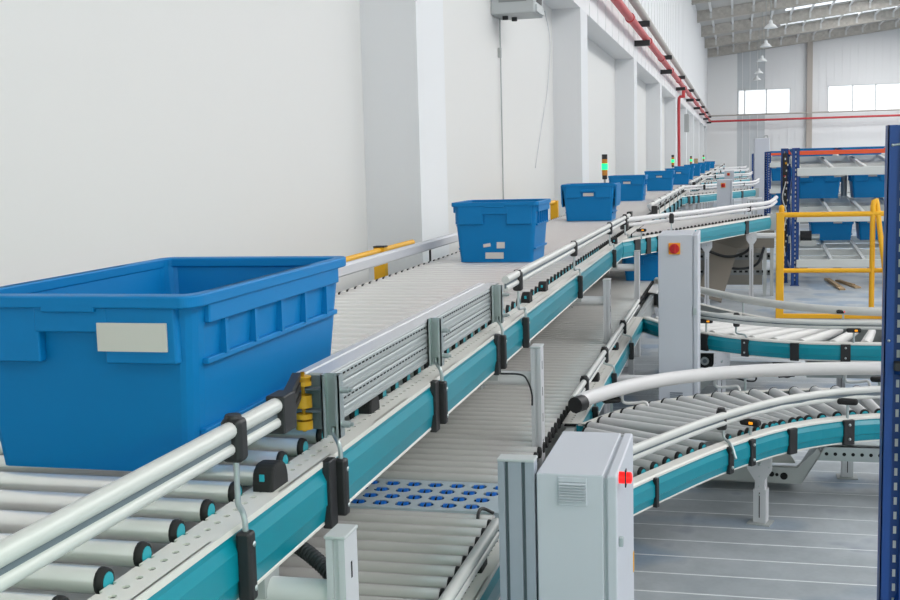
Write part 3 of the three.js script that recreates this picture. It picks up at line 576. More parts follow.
// upper-level spurs into the racks; the first is detailed, the others repeat it
function upperSpur(dz, label, near) {
  const root = thing('spur_conveyor', label, 'conveyor', [0, 0, dz], 'upper-level spurs');
  const dir = V(.325, 0, -.946).normalize(), a0 = V(-.955, YU, -9.95), L = 4.15, w = .78, nrm = V(dir.z, 0, -dir.x);
  const nearP = [0, .25, .5, .75, 1].map(t => a0.clone().addScaledVector(dir, L * t));
  const far0 = -w / nrm.x * 0;                             // far frame starts where it leaves the main line
  const f0 = V(-.955, YU, -9.95 - w / .325), farEnd = nearP[4].clone().addScaledVector(nrm, w), farP = [0, .5, 1].map(t => f0.clone().lerp(farEnd, t));
  frameParts(root, nearP, 1); if (farP[0].distanceTo(farEnd) > .3) frameParts(root, farP, -1);
  const g = new Map();
  for (let s = .25; s < L; s += near ? .1 : .2) {
    const p = a0.clone().addScaledVector(dir, s); let len = Math.min(w - .16, (p.x + .955) / -nrm.x - .1); if (len < .1) continue;
    const key = len.toFixed(2); if (!g.has(key)) g.set(key, rollerGeo(len, .021));
    const c = p.clone().addScaledVector(nrm, .08 + len / 2), o = part('roller', g.get(key), [M.steel, M.rubber], root); o.position.set(c.x, YU + .0, c.z); o.rotation.y = Math.atan2(-nrm.z, nrm.x);
  }
  const rl = [V(-.97, YU + .155, -10.4), V(-.6, YU + .16, -11.2), ...[.45, .75, 1].map(t => nearP[0].clone().lerp(nearP[4], t).add(V(-.02, .16, 0))), nearP[4].clone().add(V(.06, .2, -.35))];
  const t = part('guide_rail', tube(rl, .024, 10, 40), M.whiteTube, root); part('lower_tube', tube(rl.map(p => V(p.x, p.y - .048, p.z)), .017, 8, 40), M.whiteTube, t);
  part('rail_end', rbox(-1.01, -.94, YU + .075, YU + .19, -10.42, -10.32, .01), M.black, t);
  for (const f of [.28, .82]) { const p = nearP[0].clone().lerp(nearP[4], f); railClamp(root, p.x - .02, YU + .145, p.z); part('rod', bar(V(p.x - .02, YU - .01, p.z), V(p.x - .02, YU + .1, p.z), .007, .007, 6), M.zinc, root); }
  straps(root, nearP.slice(0, 5).flatMap((p, i) => i < 4 ? [p, p.clone().lerp(nearP[i + 1], .34), p.clone().lerp(nearP[i + 1], .67)] : [p]), [[-.86, .12, 0], [-.78, .09, 0], [-.70, .08, 0], [.10, .1, 0]], YU, 1);
  if (near) { stalkSensor(root, -.82, YU, -10.3, M.ledAmber, .055); }
  const e = nearP[4];
  part('end_drive', [box(e.x - .05, e.x + .06, YU - .17, YU + .02, e.z - .15, e.z + .05)], M.galv, root);
  leg(root, .16, -13.25, YU - .148); leg(root, -.3, -12.2, YU - .148, 0);
  each('back_leg', [box(.3, .34, 0, YU - .15, -13.9, -13.86), box(.38, .42, 0, YU - .15, -13.95, -13.9)], M.galv, root);
  part('cross_tube', bar(V(.1, YU - .19, -13.3), V(.5, YU - .19, -13.3), .03, .03, 12), M.whiteTube, root);
  if (near) {
    part('under_panel', [box(-.75, .42, YU - .36, YU - .16, -13.75, -13.7)], M.tan, root);
    part('cable_tray', [box(-.7, .42, .42, .5, -14.0, -13.97), box(-.7, .42, .24, .3, -14.0, -13.97)], M.shelfDark, root);
    part('shade_board', box(-.75, .3, .1, .75, -14.25, -14.2), M.shadeGrey, root);  // grey-brown sheet added to stand for shaded floor behind the trays
    const hs = []; for (let k = 0; k < 16; k++) for (const y of [.45, .27]) hs.push(box(-.62 + k * .065, -.585 + k * .065, y, y + .025, -13.97, -13.965)); part('tray_slot', hs, M.darkGap, root);
    part('chute_plate', [beam(V(-.12, .62, -13.6), V(-.3, .05, -13.2), .28, .012, V(0, 0, 1))], M.tan, root);
    each('cable', [tube([V(-.4, .6, -13.5), V(-.1, .5, -13.5), V(.1, .56, -13.4), V(.2, .7, -13.3)], .018, 6), tube([V(-.3, .45, -13.5), V(0, .36, -13.5), V(.22, .42, -13.4), V(.3, .62, -13.3)], .016, 6)], M.cable, root);
  }
  return root;
}
upperSpur(0, 'nearest raised spur conveyor, angling off behind the grey cabinet with the red switch', true);
upperSpur(-11.3, 'second raised spur conveyor, behind the smaller cabinet with a red switch', false);
upperSpur(-22.6, 'third raised spur conveyor, small and far along the raised line', false);
upperSpur(-33.9, 'fourth raised spur conveyor, tiny in front of the far blue racks', false);
upperSpur(-45.2, 'farthest raised spur conveyor, a thin pale line near the end wall', false);

// ================================================================ TOTES
const TW = .60, TL = .56, TH = .405;
function frustumShell(w0, l0, w1, l1, h0, h1, t) {       // open tapered shell, bottom (0) to top (1), wall thickness t, with floor at h0
  const ring = (w, l, y, r = .03) => { const pts = []; const cx = w / 2 - r, cz = l / 2 - r; for (const [sx, sz, a0] of [[1, 1, 0], [-1, 1, 1], [-1, -1, 2], [1, -1, 3]]) for (let k = 0; k <= 4; k++) { const a = (a0 + k / 4) * Math.PI / 2; pts.push(V(sx * cx + Math.cos(a) * r, y, sz * cz + Math.sin(a) * r)); } return pts; };
  const o0 = ring(w0, l0, h0), o1 = ring(w1, l1, h1), i1 = ring(w1 - 2 * t, l1 - 2 * t, h1), i0 = ring(w0 - 2 * t, l0 - 2 * t, h0 + t), tri = [], n = o0.length;
  const strip = (a, b) => { for (let i = 0; i < n; i++) { const j = (i + 1) % n; tri.push(a[i], b[i], b[j], a[i], b[j], a[j]); } };
  strip(o0, o1); strip(o1, i1); strip(i1, i0);
  const cap = (r, up) => { const c = V(0, r[0].y, 0); for (let i = 0; i < n; i++) { const j = (i + 1) % n; up ? tri.push(c, r[j], r[i]) : tri.push(c, r[i], r[j]); } };
  cap(i0, true); cap(o0, false);
  const pos = new Float32Array(tri.length * 3); tri.forEach((p, i) => p.toArray(pos, i * 3)); const g = new THREE.BufferGeometry(); g.setAttribute('position', new THREE.BufferAttribute(pos, 3)); g.computeVertexNormals(); return g;
}
const wAt = y => mix(TW - .10, TW - .03, y / TH), lAt = y => mix(TL - .075, TL - .03, y / TH);
const toteBody = merge([frustumShell(wAt(0), lAt(0), wAt(TH), lAt(TH), 0, TH, .008)]);
const rimG = (() => {
  const rr = (S, w, l, r) => { S.moveTo(-w / 2 + r, -l / 2); S.lineTo(w / 2 - r, -l / 2); S.absarc(w / 2 - r, -l / 2 + r, r, -Math.PI / 2, 0); S.lineTo(w / 2, l / 2 - r); S.absarc(w / 2 - r, l / 2 - r, r, 0, Math.PI / 2); S.lineTo(-w / 2 + r, l / 2); S.absarc(-w / 2 + r, l / 2 - r, r, Math.PI / 2, Math.PI); S.lineTo(-w / 2, -l / 2 + r); S.absarc(-w / 2 + r, -l / 2 + r, r, Math.PI, Math.PI * 1.5); return S; };
  const o = rr(new THREE.Shape(), TW - .008, TL - .008, .03); o.holes.push(rr(new THREE.Path(), TW - .05, TL - .05, .02));
  return clean(new THREE.ExtrudeGeometry(o, { depth: .02, bevelEnabled: true, bevelSize: .004, bevelThickness: .004, bevelSegments: 2, curveSegments: 6 }).rotateX(-Math.PI / 2).translate(0, TH - .024, 0));
})();
const skirtG = (() => {                                   // outer apron under the rim, cut away in the middle of the ends, with ribs and ledges on the long sides
  const out = [];
  for (const s of [-1, 1]) {
    for (const q of [-1, 1]) out.push(rbox(q * .165 - .085, q * .165 + .085, TH - .15, TH - .02, s * (TL / 2 - .014) - .008, s * (TL / 2 - .014) + .008, .005));
    out.push(rbox(-.09, .09, TH - .082, TH - .02, s * (TL / 2 - .013) - .008, s * (TL / 2 - .013) + .008, .005));
    out.push(rbox(s * (TW / 2 - .014) - .008, s * (TW / 2 - .014) + .008, TH - .07, TH - .02, -TL / 2 + .05, TL / 2 - .05, .004));
    for (let k = 0; k < 5; k++) { const z = -TL / 2 + .1 + k * (TL - .2) / 4; out.push(box(s * (TW / 2 - .018) - .009, s * (TW / 2 - .018) + .008, TH - .15, TH - .03, z - .004, z + .004)); }
    for (const y of [TH - .155, .09]) out.push(rbox(s * (wAt(y) / 2) - .003, s * (wAt(y) / 2) + .014, y - .007, y + .007, -TL / 2 + .05, TL / 2 - .05, .003));
  }
  return merge(out);
})();
const gripG = s => rbox(-.065, .065, TH - .036, TH - .016, s * (TL / 2 - .004) - .01, s * (TL / 2 - .004) + .004, .003);
const handleG = merge([rbox(-.075, .075, TH - .088, TH - .062, TL / 2 - .022, TL / 2 + .006, .008)]);
const flapG = s => xprism((q => s > 0 ? q : q.reverse())([[0, 0], [s * .012, 0], [s * .006, -.2], [s * -.002, -.24], [s * -.01, -.24], [s * -.004, -.1]]), -TL / 2 + .03, TL / 2 - .05).translate(s * (TW / 2 - .002), TH - .012, 0);
const labelG = (x, y, w, h, rot = 0) => { const z = lAt(y) / 2; return new THREE.BoxGeometry(w, h, .002).rotateZ(rot).rotateX(-Math.atan2((.11 / 2), TH) * .9).translate(x, y, z + .003); };
function tote(label, x, y, z, opts = {}) {
  const t = thing('tote', label, 'tote', [x, y, z], opts.group); t.rotation.y = opts.turn || 0;
  if (opts.scale) t.scale.setScalar(opts.scale);
  if (opts.squash) t.scale.y *= opts.squash;
  if (opts.stretch) t.scale.z *= opts.stretch;
  const m = M.tote;
  part('body', toteBody, m, t); part('rim', rimG, m, t); part('apron', skirtG, m, t);
  if (opts.grip !== false) part('grip', gripG(1), m, t);
  if (opts.handle) { part('handle', handleG, m, t); part('label', labelG(0, TH - .115, .115, .035), M.label, t).position.z = .0; }
  if (opts.flaps) for (const s of [-1, 1]) part('lid_flap', flapG(s), m, t);
  if (opts.card) part('label', [new THREE.BoxGeometry(.165, .062, .003).translate(.15, TH - .09, TL / 2 - .004)], M.label, t);
  if (opts.stickers) part('label', [labelG(-.06, .115, .05, .022, .15), labelG(.035, .115, .055, .042), labelG(-.01, .045, .125, .042)], M.label, t);
  return t;
}
const TY = YU + .03;
tote('nearest and largest blue tote, with a white card on its end, at the left edge', -1.415, TY, -2.725, { card: true, stretch: 1.85 });
tote('blue tote with torn white stickers on its end, second along the raised line', -1.575, TY, -7.83, { stickers: true });
tote('blue tote with a white label under its handle, third along the raised line', -1.59, TY, -12.98, { handle: true, flaps: true });
tote('blue tote fourth along the raised line, beside the first signal tower', -1.71, TY, -18.9, { handle: true });
tote('blue tote fifth along the raised line, just past the fourth', -1.555, TY, -24.4, { handle: true });
tote('blue tote sixth along the raised line, with its side turned to view', -1.44, TY, -29.5, { handle: true, turn: .12 });
tote('blue tote seventh along the raised line, below the second signal tower', -1.555, TY, -36, { handle: true });
tote('blue tote eighth along the raised line, below the third signal tower', -1.54, TY, -42.3, { handle: true });
tote('blue tote ninth along the raised line, very small', -1.54, TY, -49, { handle: true });
tote('blue tote tenth along the raised line, tiny', -1.54, TY, -57.6, { handle: true });
tote('farthest blue tote on the raised line, a speck at its end', -1.54, TY, -69, { handle: true });
tote('shallow blue tote low down between two grey posts, left of the switch cabinet', -.78, YL + .03, -11.3, { squash: .62 });

// ================================================================ CABINETS AND POSTS
function cabinet(label, x0, x1, top, z0, depth, kind) {
  const c = thing('switch_cabinet', label, 'cabinet');
  const xd = x1 - .028;
  part('body', [rbox(x0, xd - .008, .0, top, z0 - depth, z0, .004), box(xd - .01, xd, .01, top - .01, z0 - depth + .012, z0 - .012)], M.cabinet, c);
  const d = part('door', [rbox(xd, x1, .004, top, z0 - depth, z0, .006)], M.cabinet, c);
  if (kind === 'vent') {
    const vx0 = x0 + .058, vx1 = x0 + .133, vt = top - .008;
    const v = part('vent', rbox(vx0, vx1, vt - .075, vt, z0, z0 + .005, .002), M.cabinet, c);
    each('louvre', [0, 1, 2, 3, 4, 5, 6].map(k => beam(V(vx0 + .002, vt - .016 - k * .0075, z0 + .008), V(vx1 - .002, vt - .016 - k * .0075, z0 + .008), .008, .0025, V(0, 1, .6))), M.cabinet, v);
    part('vent_gap', box(vx0 + .002, vx1 - .002, vt - .066, vt - .012, z0 + .004, z0 + .0056), M.groove, v);
    const sy = top - .02, sw = part('rotary_switch', [bar(V(x1, sy, z0 - .06), V(x1 + .03, sy, z0 - .06), .016, .015, 18), new THREE.SphereGeometry(.015, 14, 8).scale(.3, 1, 1).translate(x1 + .03, sy, z0 - .06)], M.ledRed, d);
    part('switch_bar', rbox(x1 + .016, x1 + .0195, sy - .022, sy + .024, z0 - .066, z0 - .042, .001), M.black, sw);
    part('lock', rbox(x1, x1 + .012, top - .2, top - .175, z0 - .05, z0 - .03, .003), M.zinc, d);
    part('warning_strip', box(x1, x1 + .002, top - .42, top - .36, z0 - depth + .01, z0 - depth + .03), M.yellow, d);
  } else {
    const sx = (x0 + xd) / 2 - .008, sy = top - .085;
    const sp = part('switch_plate', rbox(sx - .036, sx + .036, sy - .036, sy + .036, z0, z0 + .01, .003), M.yellowPlate, c);
    part('rotary_knob', [new THREE.CylinderGeometry(.029, .032, .016, 24).rotateX(Math.PI / 2).translate(sx, sy, z0 + .018), rbox(sx - .007, sx + .007, sy - .027, sy + .027, z0 + .024, z0 + .036, .003)], M.red, sp);
    if (kind === 'full') part('vent_slot', Array.from({ length: 9 }, (_, k) => box(x0 + .07, x0 + .15, .05 + k * .013, .057 + k * .013, z0, z0 + .002)), M.groove, c);
    part('hinge', [box(x1 - .03, x1 - .01, top - .5, top - .46, z0, z0 + .006)], M.zinc, d);
  }
  return c;
}
cabinet('large pale grey cabinet in the foreground with a louvred vent near its top', -.509, -.298, EYE - .813, -2.91, .48, 'vent');
cabinet('tall pale grey cabinet with a red switch on a yellow plate, in mid picture', -.478, -.233, EYE - .48, -7.3, .5, 'full');
cabinet('smaller distant grey cabinet with a red switch, beyond the first raised spur', -.31, -.07, EYE - .373, -18.9, .5, 'small');
cabinet('tiny farthest grey cabinet with a red switch, beyond the second raised spur', -.31, -.07, EYE - .373, -30.4, .5, 'small');
{
  const p = thing('support_post', 'wide grey aluminium post with two grooves standing against the foreground cabinet', 'post', [0, 0, 0]);
  const x0 = -.611, x1 = -.514, z = -2.905, t = EYE - .785;
  const g = [[x0, z], [x0 + .018, z], [x0 + .018, z - .012], [x0 + .028, z - .012], [x0 + .028, z], [x1 - .034, z], [x1 - .034, z - .012], [x1 - .024, z - .012], [x1 - .024, z], [x1, z], [x1, z - .05], [x0, z - .05]];
  part('profile', clean(new THREE.ExtrudeGeometry(new THREE.Shape(g.map(([a, b]) => new THREE.Vector2(a, -b))), { depth: t, bevelEnabled: false }).rotateX(-Math.PI / 2)), M.postGrey, p);
  each('groove_strip', [box(x0 + .018, x0 + .028, 0, t, z - .013, z - .011), box(x1 - .034, x1 - .024, 0, t, z - .013, z - .011)], M.groove, p);
  part('end_cap', rbox(x0 - .002, x1 + .002, t, t + .008, z - .052, z + .002, .003), M.greyBox, p);
}
// tall white locker by the far racks
{
  const c = thing('electrical_locker', 'tall plain pale grey locker rising behind the smaller blue rack', 'cabinet');
  part('body', rbox(.44, .83, 0, EYE + .45, -32.1, -31.5, .01), M.cabinet, c); part('door', rbox(.45, .82, .06, EYE + .44, -31.5, -31.47, .006), M.cabinet, c); part('conduit', [tube([V(.7, EYE + .44, -31.8), V(.7, EYE + .5, -31.8), V(.78, EYE + .51, -31.8), V(.79, EYE + .43, -31.8)], .018, 6)], M.galv, c);
}

// ================================================================ RACKS
function upright(root, x, z, h, near = false, w = .09, d = .07) {
  const u = part('upright', [box(x, x + .028, 0, h, z - .004, z), box(x, x + .004, 0, h, z - d, z), box(x + .028, x + .032, 0, h, z - .02, z), box(x + .028, x + w - .028, 0, h, z - .024, z - .02), box(x + w - .032, x + w - .028, 0, h, z - .02, z), box(x + w - .028, x + w, 0, h, z - .004, z), box(x + w - .004, x + w, 0, h, z - d, z)], M.rackBlue, root);
  const sl = []; for (let y = .06; y < h - .04; y += .055) sl.push(box(x + .038, x + .052, y, y + .026, z - .0202, z - .0192));
  if (near) each('slot', sl, M.shelfBar, u); else part('slot', sl, M.shelfBar, u).userData.kind = 'stuff';
  part('foot_plate', box(x - .01, x + w + .01, 0, .006, z - d - .01, z + .01), M.rackBlue, u);
  return u;
}
function rack(label, X0, Z0, W, opts = {}) {
  const root = thing('flow_rack', label, 'rack', [X0, 0, Z0]);
  const D = 2.3, h = EYE + .08;
  for (const z of [0, -D]) { upright(root, 0, z, h, opts.double && z === 0); upright(root, W, z, h); if (opts.double && z === 0) { upright(root, -.12, -.35, h, true); } }
  const levels = [EYE - .22, EYE - .79, EYE - 1.36];
  levels.forEach((y, i) => {
    const rise = .14, lv = new THREE.Group();
    const fr = part('front_rail', [rbox(.06, W, y - .05, y + .05, -.04, .02, .008)], M.shelf, root);
    part('back_rail', [box(.06, W, y + rise - .05, y + rise + .05, -D, -D + .05)], M.shelf, root);
    part('middle_rail', [box(.06, W, y + rise * .5 - .06, y + rise * .5 + .02, -D * .5, -D * .5 + .05)], M.shelf, root);
    const n = Math.round(W / .42);
    for (let k = 0; k <= n; k++) { const x = .09 + (W - .1) * k / n; part('shelf_bar', beam(V(x, y + .04, -.02), V(x, y + rise + .04, -D + .02), .035, .045), M.shelfBar, root); }
    for (const f of [.25, .75]) part('cross_rail', box(.06, W, y + rise * f - .045, y + rise * f + .015, -D * f, -D * f + .05), M.shelf, root);
    part('bumper', [0, 1, 2, 3, 4].map(k => box(.1 + k * .4, .2 + k * .4, y - .07, y - .05, -.01, .015)), M.shelfDark, fr);
  });
  part('top_beam', [rbox(.05, W + .04, h - .075, h - .015, -D + .02, -D + .07, .006)], M.orange, root);
  part('top_beam', [rbox(.05, W + .04, EYE - .01, EYE + .045, -.9, -.85, .006)], M.orange, root);
  part('side_brace', [beam(V(.045, .2, -.05), V(.045, 1.0, -D), .02, .03), beam(V(.045, 1.6, -.05), V(.045, .9, -D), .02, .03), beam(V(.045, .12, -.05), V(.045, .12, -D), .02, .03)], M.rackBlue, root);
  if (opts.wiring) {
    const dots = []; for (let k = 0; k < 16; k++) dots.push(box(-.075 + (k % 3) * .015, -.06 + (k % 3) * .015, .45 + k * .075, .475 + k * .075, -.345, -.335));
    part('junction_strip', [box(-.1, -.04, .4, h - .06, -.347, -.34)], M.black, root); part('connector', dots, M.shelfBar, root);
    part('connector', [box(-.07, -.05, 1.28, 1.30, -.34, -.332), box(-.085, -.065, 1.36, 1.38, -.34, -.332)], M.red, root); part('connector', [box(-.07, -.05, 1.52, 1.545, -.34, -.332)], M.yellow, root); part('indicator', box(-.07, -.055, .86, .875, -.34, -.332), M.ledGreen, root);
    part('wire', [tube([V(-.06, 1.3, -.33), V(-.1, 1.1, -.31), V(-.05, .9, -.33), V(-.09, .6, -.32), V(-.06, .35, -.33)], .008, 6)], M.shelfBar, root);
  }
  return root;
}
rack('blue and grey flow rack with orange beams behind the yellow barrier', .665, -15, 3.2, { double: true, wiring: true });
rack('smaller blue flow rack with an orange beam, before the tall locker', .64, -26.5, 3.2, {});
rack('distant blue flow rack left of the tall locker', .62, -38, 3.0, {});
rack('farthest blue flow rack near the end wall', .62, -49.5, 3.0, {});
const rackTote = (label, x, y, z, squash) => tote(label, x, y, z, { grip: false, squash });
const L1 = EYE - .22, L2 = EYE - .79, L3 = EYE - 1.36;
// totes lying across the rack shelves, at their raised back ends
for (const [label, x, y, z, q] of [
  ['blue tote on the middle shelf of the nearest full rack, beside the upright', 1.08, L2, -16.65], ['blue tote on the middle shelf of the nearest full rack, right of the silver canister', 1.78, L2, -16.65],
  ['blue tote on the bottom shelf of the nearest full rack, beside the black motor', 1.25, L3, -16.65], ['blue tote on the bottom shelf of the nearest full rack, behind the yellow hoop', 1.87, L3, -16.65],
  ['shallow blue tray rim showing over the orange beam, beside the upright', 1.0, L1, -16.65, .27], ['shallow blue tray rim showing over the middle of the orange beam', 1.62, L1, -16.65, .27]]) rackTote(label, x, y + .19, z, q || .88);
rackTote('blue tote on the top shelf of the smaller rack before the locker', 1.05, L1 + .19, -28.2, .3);
rackTote('blue tote on the middle shelf of the smaller rack before the locker', 1.05, L2 + .19, -28.2);
rackTote('blue tote on the bottom shelf of the smaller rack before the locker', 1.05, L3 + .19, -28.2);
// motor roller on the rack's bottom level, steel can on the middle one
{
  const m = thing('drive_motor', 'black and silver cylinder motor low at the left end of the nearest full rack', 'motor', [.80, L3 + .30, -15.6]);
  part('casing', bar(V(0, 0, 0), V(.14, 0, 0), .075, .075, 16), M.black, m); part('end_bell', bar(V(.14, -.01, 0), V(.24, -.01, 0), .04, .04, 16), M.zinc, m); part('mount', box(0, .2, -.12, -.05, -.06, .06), M.shelf, m);
  const c = thing('steel_canister', 'silver cylinder between two blue totes on the middle rack shelf', 'canister', [1.43, L2 + .175, -16.75]);
  part('body', new THREE.CylinderGeometry(.04, .04, .26, 20).translate(0, .16, 0), M.alu, c); part('lid', new THREE.CylinderGeometry(.043, .043, .03, 20).translate(0, .30, 0), M.zinc, c); part('stand', box(-.04, .04, 0, .03, -.1, .1), M.shelf, c);
}
// near rack: only its corner upright enters the frame
{
  const r = thing('flow_rack', 'dark blue slotted rack upright filling the right edge of the picture', 'rack', [.476, 0, -4.0]);
  const h = EYE + .087;
  part('upright', [box(0, .026, 0, h, -.004, 0), box(0, .004, 0, h, -.075, 0), box(.026, .03, 0, h, -.03, 0), box(.03, .062, 0, h, -.034, -.03), box(.062, .066, 0, h, -.03, 0), box(.066, .092, 0, h, -.004, 0), box(.088, .092, 0, h, -.075, 0)], M.rackBlue, r);
  const sl = []; for (let y = .05; y < h - .05; y += .0505) sl.push(box(.043, .053, y, y + .026, -.0302, -.0292)); each('slot', sl, M.shelfBar, r);
  each('bolt', [new THREE.SphereGeometry(.005, 8, 6).translate(.014, h - .065, .002), new THREE.SphereGeometry(.005, 8, 6).translate(.014, 1.02, .002), bar(V(.014, h - .065, 0), V(.04, h - .062, .004), .004, .004, 6)], M.zinc, r);
  part('brace', [beam(V(.085, .18, -.04), V(.02, .02, .01), .015, .02), beam(V(.12, 1.16, -.1), V(.05, .9, -.02), .02, .025), beam(V(.095, .62, -.1), V(.06, .2, -.05), .02, .02)], M.rackBlue, r);
  part('cable_bundle', [tube([V(.07, 1.66, .01), V(.078, 1.4, .02), V(.07, 1.2, .015), V(.08, .9, .02), V(.07, .6, .015)], .011, 8), tube([V(.085, 1.68, .01), V(.09, 1.3, .02), V(.086, 1.0, .015), V(.092, .7, .02)], .013, 8), rbox(.03, .075, .92, .95, -.02, .02, .006)], M.cable, r);
  part('foot_plate', box(-.02, .11, 0, .008, -.09, .02), M.rackBlue, r);
  upright(r, 2.9, 0, h);
  part('front_rail', box(.06, 2.95, 1.22, 1.32, -.07, -.04), M.shelf, r);
}

// ================================================================ BARRIERS
{
  const b = thing('safety_barrier', 'yellow tubular safety barrier with a hoop standing on the floor before the racks', 'barrier', [0, 0, -12]);
  part('post', [rbox(.385, .46, 0, EYE - .585, -.04, .035, .006)], M.yellow, b);
  part('post_cap', rbox(.382, .463, EYE - .586, EYE - .575, -.043, .038, .003), M.yellow, b);
  part('round_post', [new THREE.CapsuleGeometry(.028, EYE - .6, 6, 14).translate(.44, (EYE - .5) / 2 + .02, -.12)], M.yellow, b);
  part('rail', bar(V(.45, EYE - .598, 0), V(2.6, EYE - .598, .0), .026, .026, 14), M.yellow, b); part('rail', bar(V(.45, EYE - 1.158, 0), V(2.6, EYE - 1.158, 0), .023, .023, 14), M.yellow, b);
  part('base_rail', rbox(.46, 2.6, .0, .045, -.025, .025, .006), M.yellow, b);
  const hoop = [V(1.30, .02, 0), V(1.30, .5, 0), V(1.30, 1.02, 0), V(1.305, 1.15, -.02), V(1.33, 1.18, -.05), V(1.345, 1.1, -.03), V(1.36, .9, .04), V(1.42, .4, .1), V(1.45, .02, .15)];
  part('hoop', tube(hoop, .026, 12, 60), M.yellow, b);
  each('post', [bar(V(1.46, 0, -.3), V(1.46, .62, -.3), .026, .026, 12), rbox(2.55, 2.63, 0, EYE - .5, -.04, .04, .006)], M.yellow, b);
  const w = thing('safety_barrier', 'yellow barrier post and rail behind the raised conveyor near the wall', 'barrier', [-2.42, 0, 0]);
  part('post', rbox(-.04, .04, 0, EYE - .57, -7.72, -7.64, .005), M.yellow, w); part('post_cap', rbox(-.042, .042, EYE - .57, EYE - .56, -7.722, -7.638, .003), M.black, w);
  part('rail', bar(V(.0, EYE - .595, -6.5), V(.0, EYE - .595, -8.5), .022, .022, 12), M.yellow, w);
  const w2 = thing('safety_barrier', 'yellow barrier post glimpsed between the second and third blue totes', 'barrier', [-2.42, 0, -14.2]);
  part('post', rbox(-.05, .05, 0, EYE - .54, -.05, .05, .005), M.yellow, w2); part('rail', bar(V(0, EYE - .56, 1.5), V(0, EYE - .56, -1.5), .024, .024, 12), M.yellow, w2);
  each('post', [rbox(-.05, .05, 0, EYE - .54, 1.4, 1.5, .005), rbox(-.05, .05, 0, EYE - .54, -1.5, -1.4, .005)], M.yellow, w2);
}
// scraps on the far floor
for (const [label, a, b] of [['longer tan wooden strip lying on the floor behind the barrier', [1.15, -15.75], [1.24, -14.5]], ['shorter tan wooden strip lying right of the longer one', [1.27, -15.55], [1.44, -14.7]]]) {
  const s = part('wooden_strip', [beam(V(a[0], .012, a[1]), V(b[0], .012, b[1]), .07, .02), beam(V(a[0] - .01, .028, a[1] + .12), V(b[0] - .03, .028, b[1] - .2), .03, .012)], M.wood); tag(s, label, 'wood');
}

// ================================================================ WALL SERVICES
{
  const XP = -2.2;
  const red = thing('fire_pipe', 'red fire pipe running high along the left wall and across the end wall', 'pipe');
  part('long_run', bar(V(XP, EYE + 2.95, Z_FRONT - .1), V(XP, EYE + 2.95, Z_END + 1.2), .085, .085, 16), M.redPipe, red);
  for (let z = -14.5; z > Z_END + 3; z -= 5.2) part('coupling', bar(V(XP, EYE + 2.95, z), V(XP, EYE + 2.95, z - .22), .105, .105, 14), M.redPipe, red);
  part('cross_run', bar(V(XP, EYE + 2.95, Z_END + 1.2), V(X_RIGHT - .1, EYE + 2.95, Z_END + 1.2), .085, .085, 12), M.redPipe, red);
  part('drop_pipe', tube([V(XP, EYE + 2.55, -50.2), V(XP - .1, EYE + 2.55, -50.2), V(XP - .17, EYE + 2.53, -50.2), V(XP - .19, EYE + 2.4, -50.2), V(XP - .19, 1.5, -50.2), V(XP - .19, .3, -50.2)], .06, 12, 80, false, .1), M.redPipe, red);
  part('tee', bar(V(XP, EYE + 2.5, -50.2), V(XP, EYE + 2.95, -50.2), .07, .07, 10), M.redPipe, red);
  const grey = thing('cable_duct', 'grey conduit pipe running above the red fire pipe along the wall', 'pipe');
  part('long_run', bar(V(XP, EYE + 3.42, Z_FRONT - .1), V(XP, EYE + 3.42, Z_END + .9), .09, .09, 14), M.greyPipe, grey);
  part('cross_run', bar(V(XP, EYE + 3.42, Z_END + .9), V(X_RIGHT - .1, EYE + 3.42, Z_END + .9), .06, .06, 10), M.greyPipe, grey);
  for (let k = -2; k < 10; k++) {
    const z = Z_PILASTER - .25 - BAY * k;
    part('bracket', [box(X_FRONT, XP + .12, EYE + 2.74, EYE + 2.87, z - .09, z + .09)], M.bracket, red);
    part('bracket', [box(X_FRONT, XP + .12, EYE + 3.2, EYE + 3.33, z - .09, z + .09)], M.bracket, grey);
  }
  const ac = thing('wall_unit', 'grey wall mounted box with two cable glands at the top edge', 'wall unit');
  const zf = -14.0, xa = X_WALL, xb = -2.37, yb = EYE + 1.78;
  part('case', rbox(xa, xb, yb, yb + .8, zf - .62, zf, .02), M.greyBox, ac);
  part('front_lip', box(xb, xb + .02, yb + .02, yb + .1, zf - .58, zf - .04), M.greyBox, ac);
  part('vent_strip', box(xa + .1, xb - .1, yb + .14, yb + .18, zf, zf + .006), M.shelfDark, ac); part('display', box(xb, xb + .008, yb + .14, yb + .5, zf - .5, zf - .12), M.bracket, ac);
  each('cable_gland', [new THREE.CylinderGeometry(.035, .035, .05, 10).translate(xa + .14, yb - .02, zf - .2), new THREE.CylinderGeometry(.035, .035, .05, 10).translate(xa + .22, yb - .02, zf - .38)], M.bracket, ac);
  const cond = tag(part('wall_conduit', [bar(V(X_WALL + .03, .2, -14.4), V(X_WALL + .03, EYE + 1.78, -14.4), .009, .009, 8), rbox(X_WALL, X_WALL + .04, EYE + 1.3, EYE + 1.42, -14.43, -14.37, .004)], M.galv), 'thin grey conduit running down the wall from the wall box', 'conduit');
  const loose = tag(part('loose_wire', tube([V(X_WALL + .02, EYE + 2.3, -18.0), V(X_WALL + .03, EYE + 1.9, -18.4), V(X_WALL + .02, EYE + 1.2, -18.2), V(X_WALL + .02, EYE + .5, -17.5), V(X_WALL + .02, EYE - .1, -16.9)], .006, 6, 40), M.aluWhite), 'thin pale wire hanging loosely down the wall beside the second pilaster', 'wire');
  const panel = thing('fuse_box', 'small grey box high on the wall right of the red drop pipe', 'box', [X_FRONT, 0, -57]); part('case', rbox(0, .2, EYE + 1.2, EYE + 2.05, -.4, .4, .02), M.galv, panel); part('door', rbox(.2, .22, EYE + 1.25, EYE + 2.0, -.35, .35, .01), M.galv, panel);
}
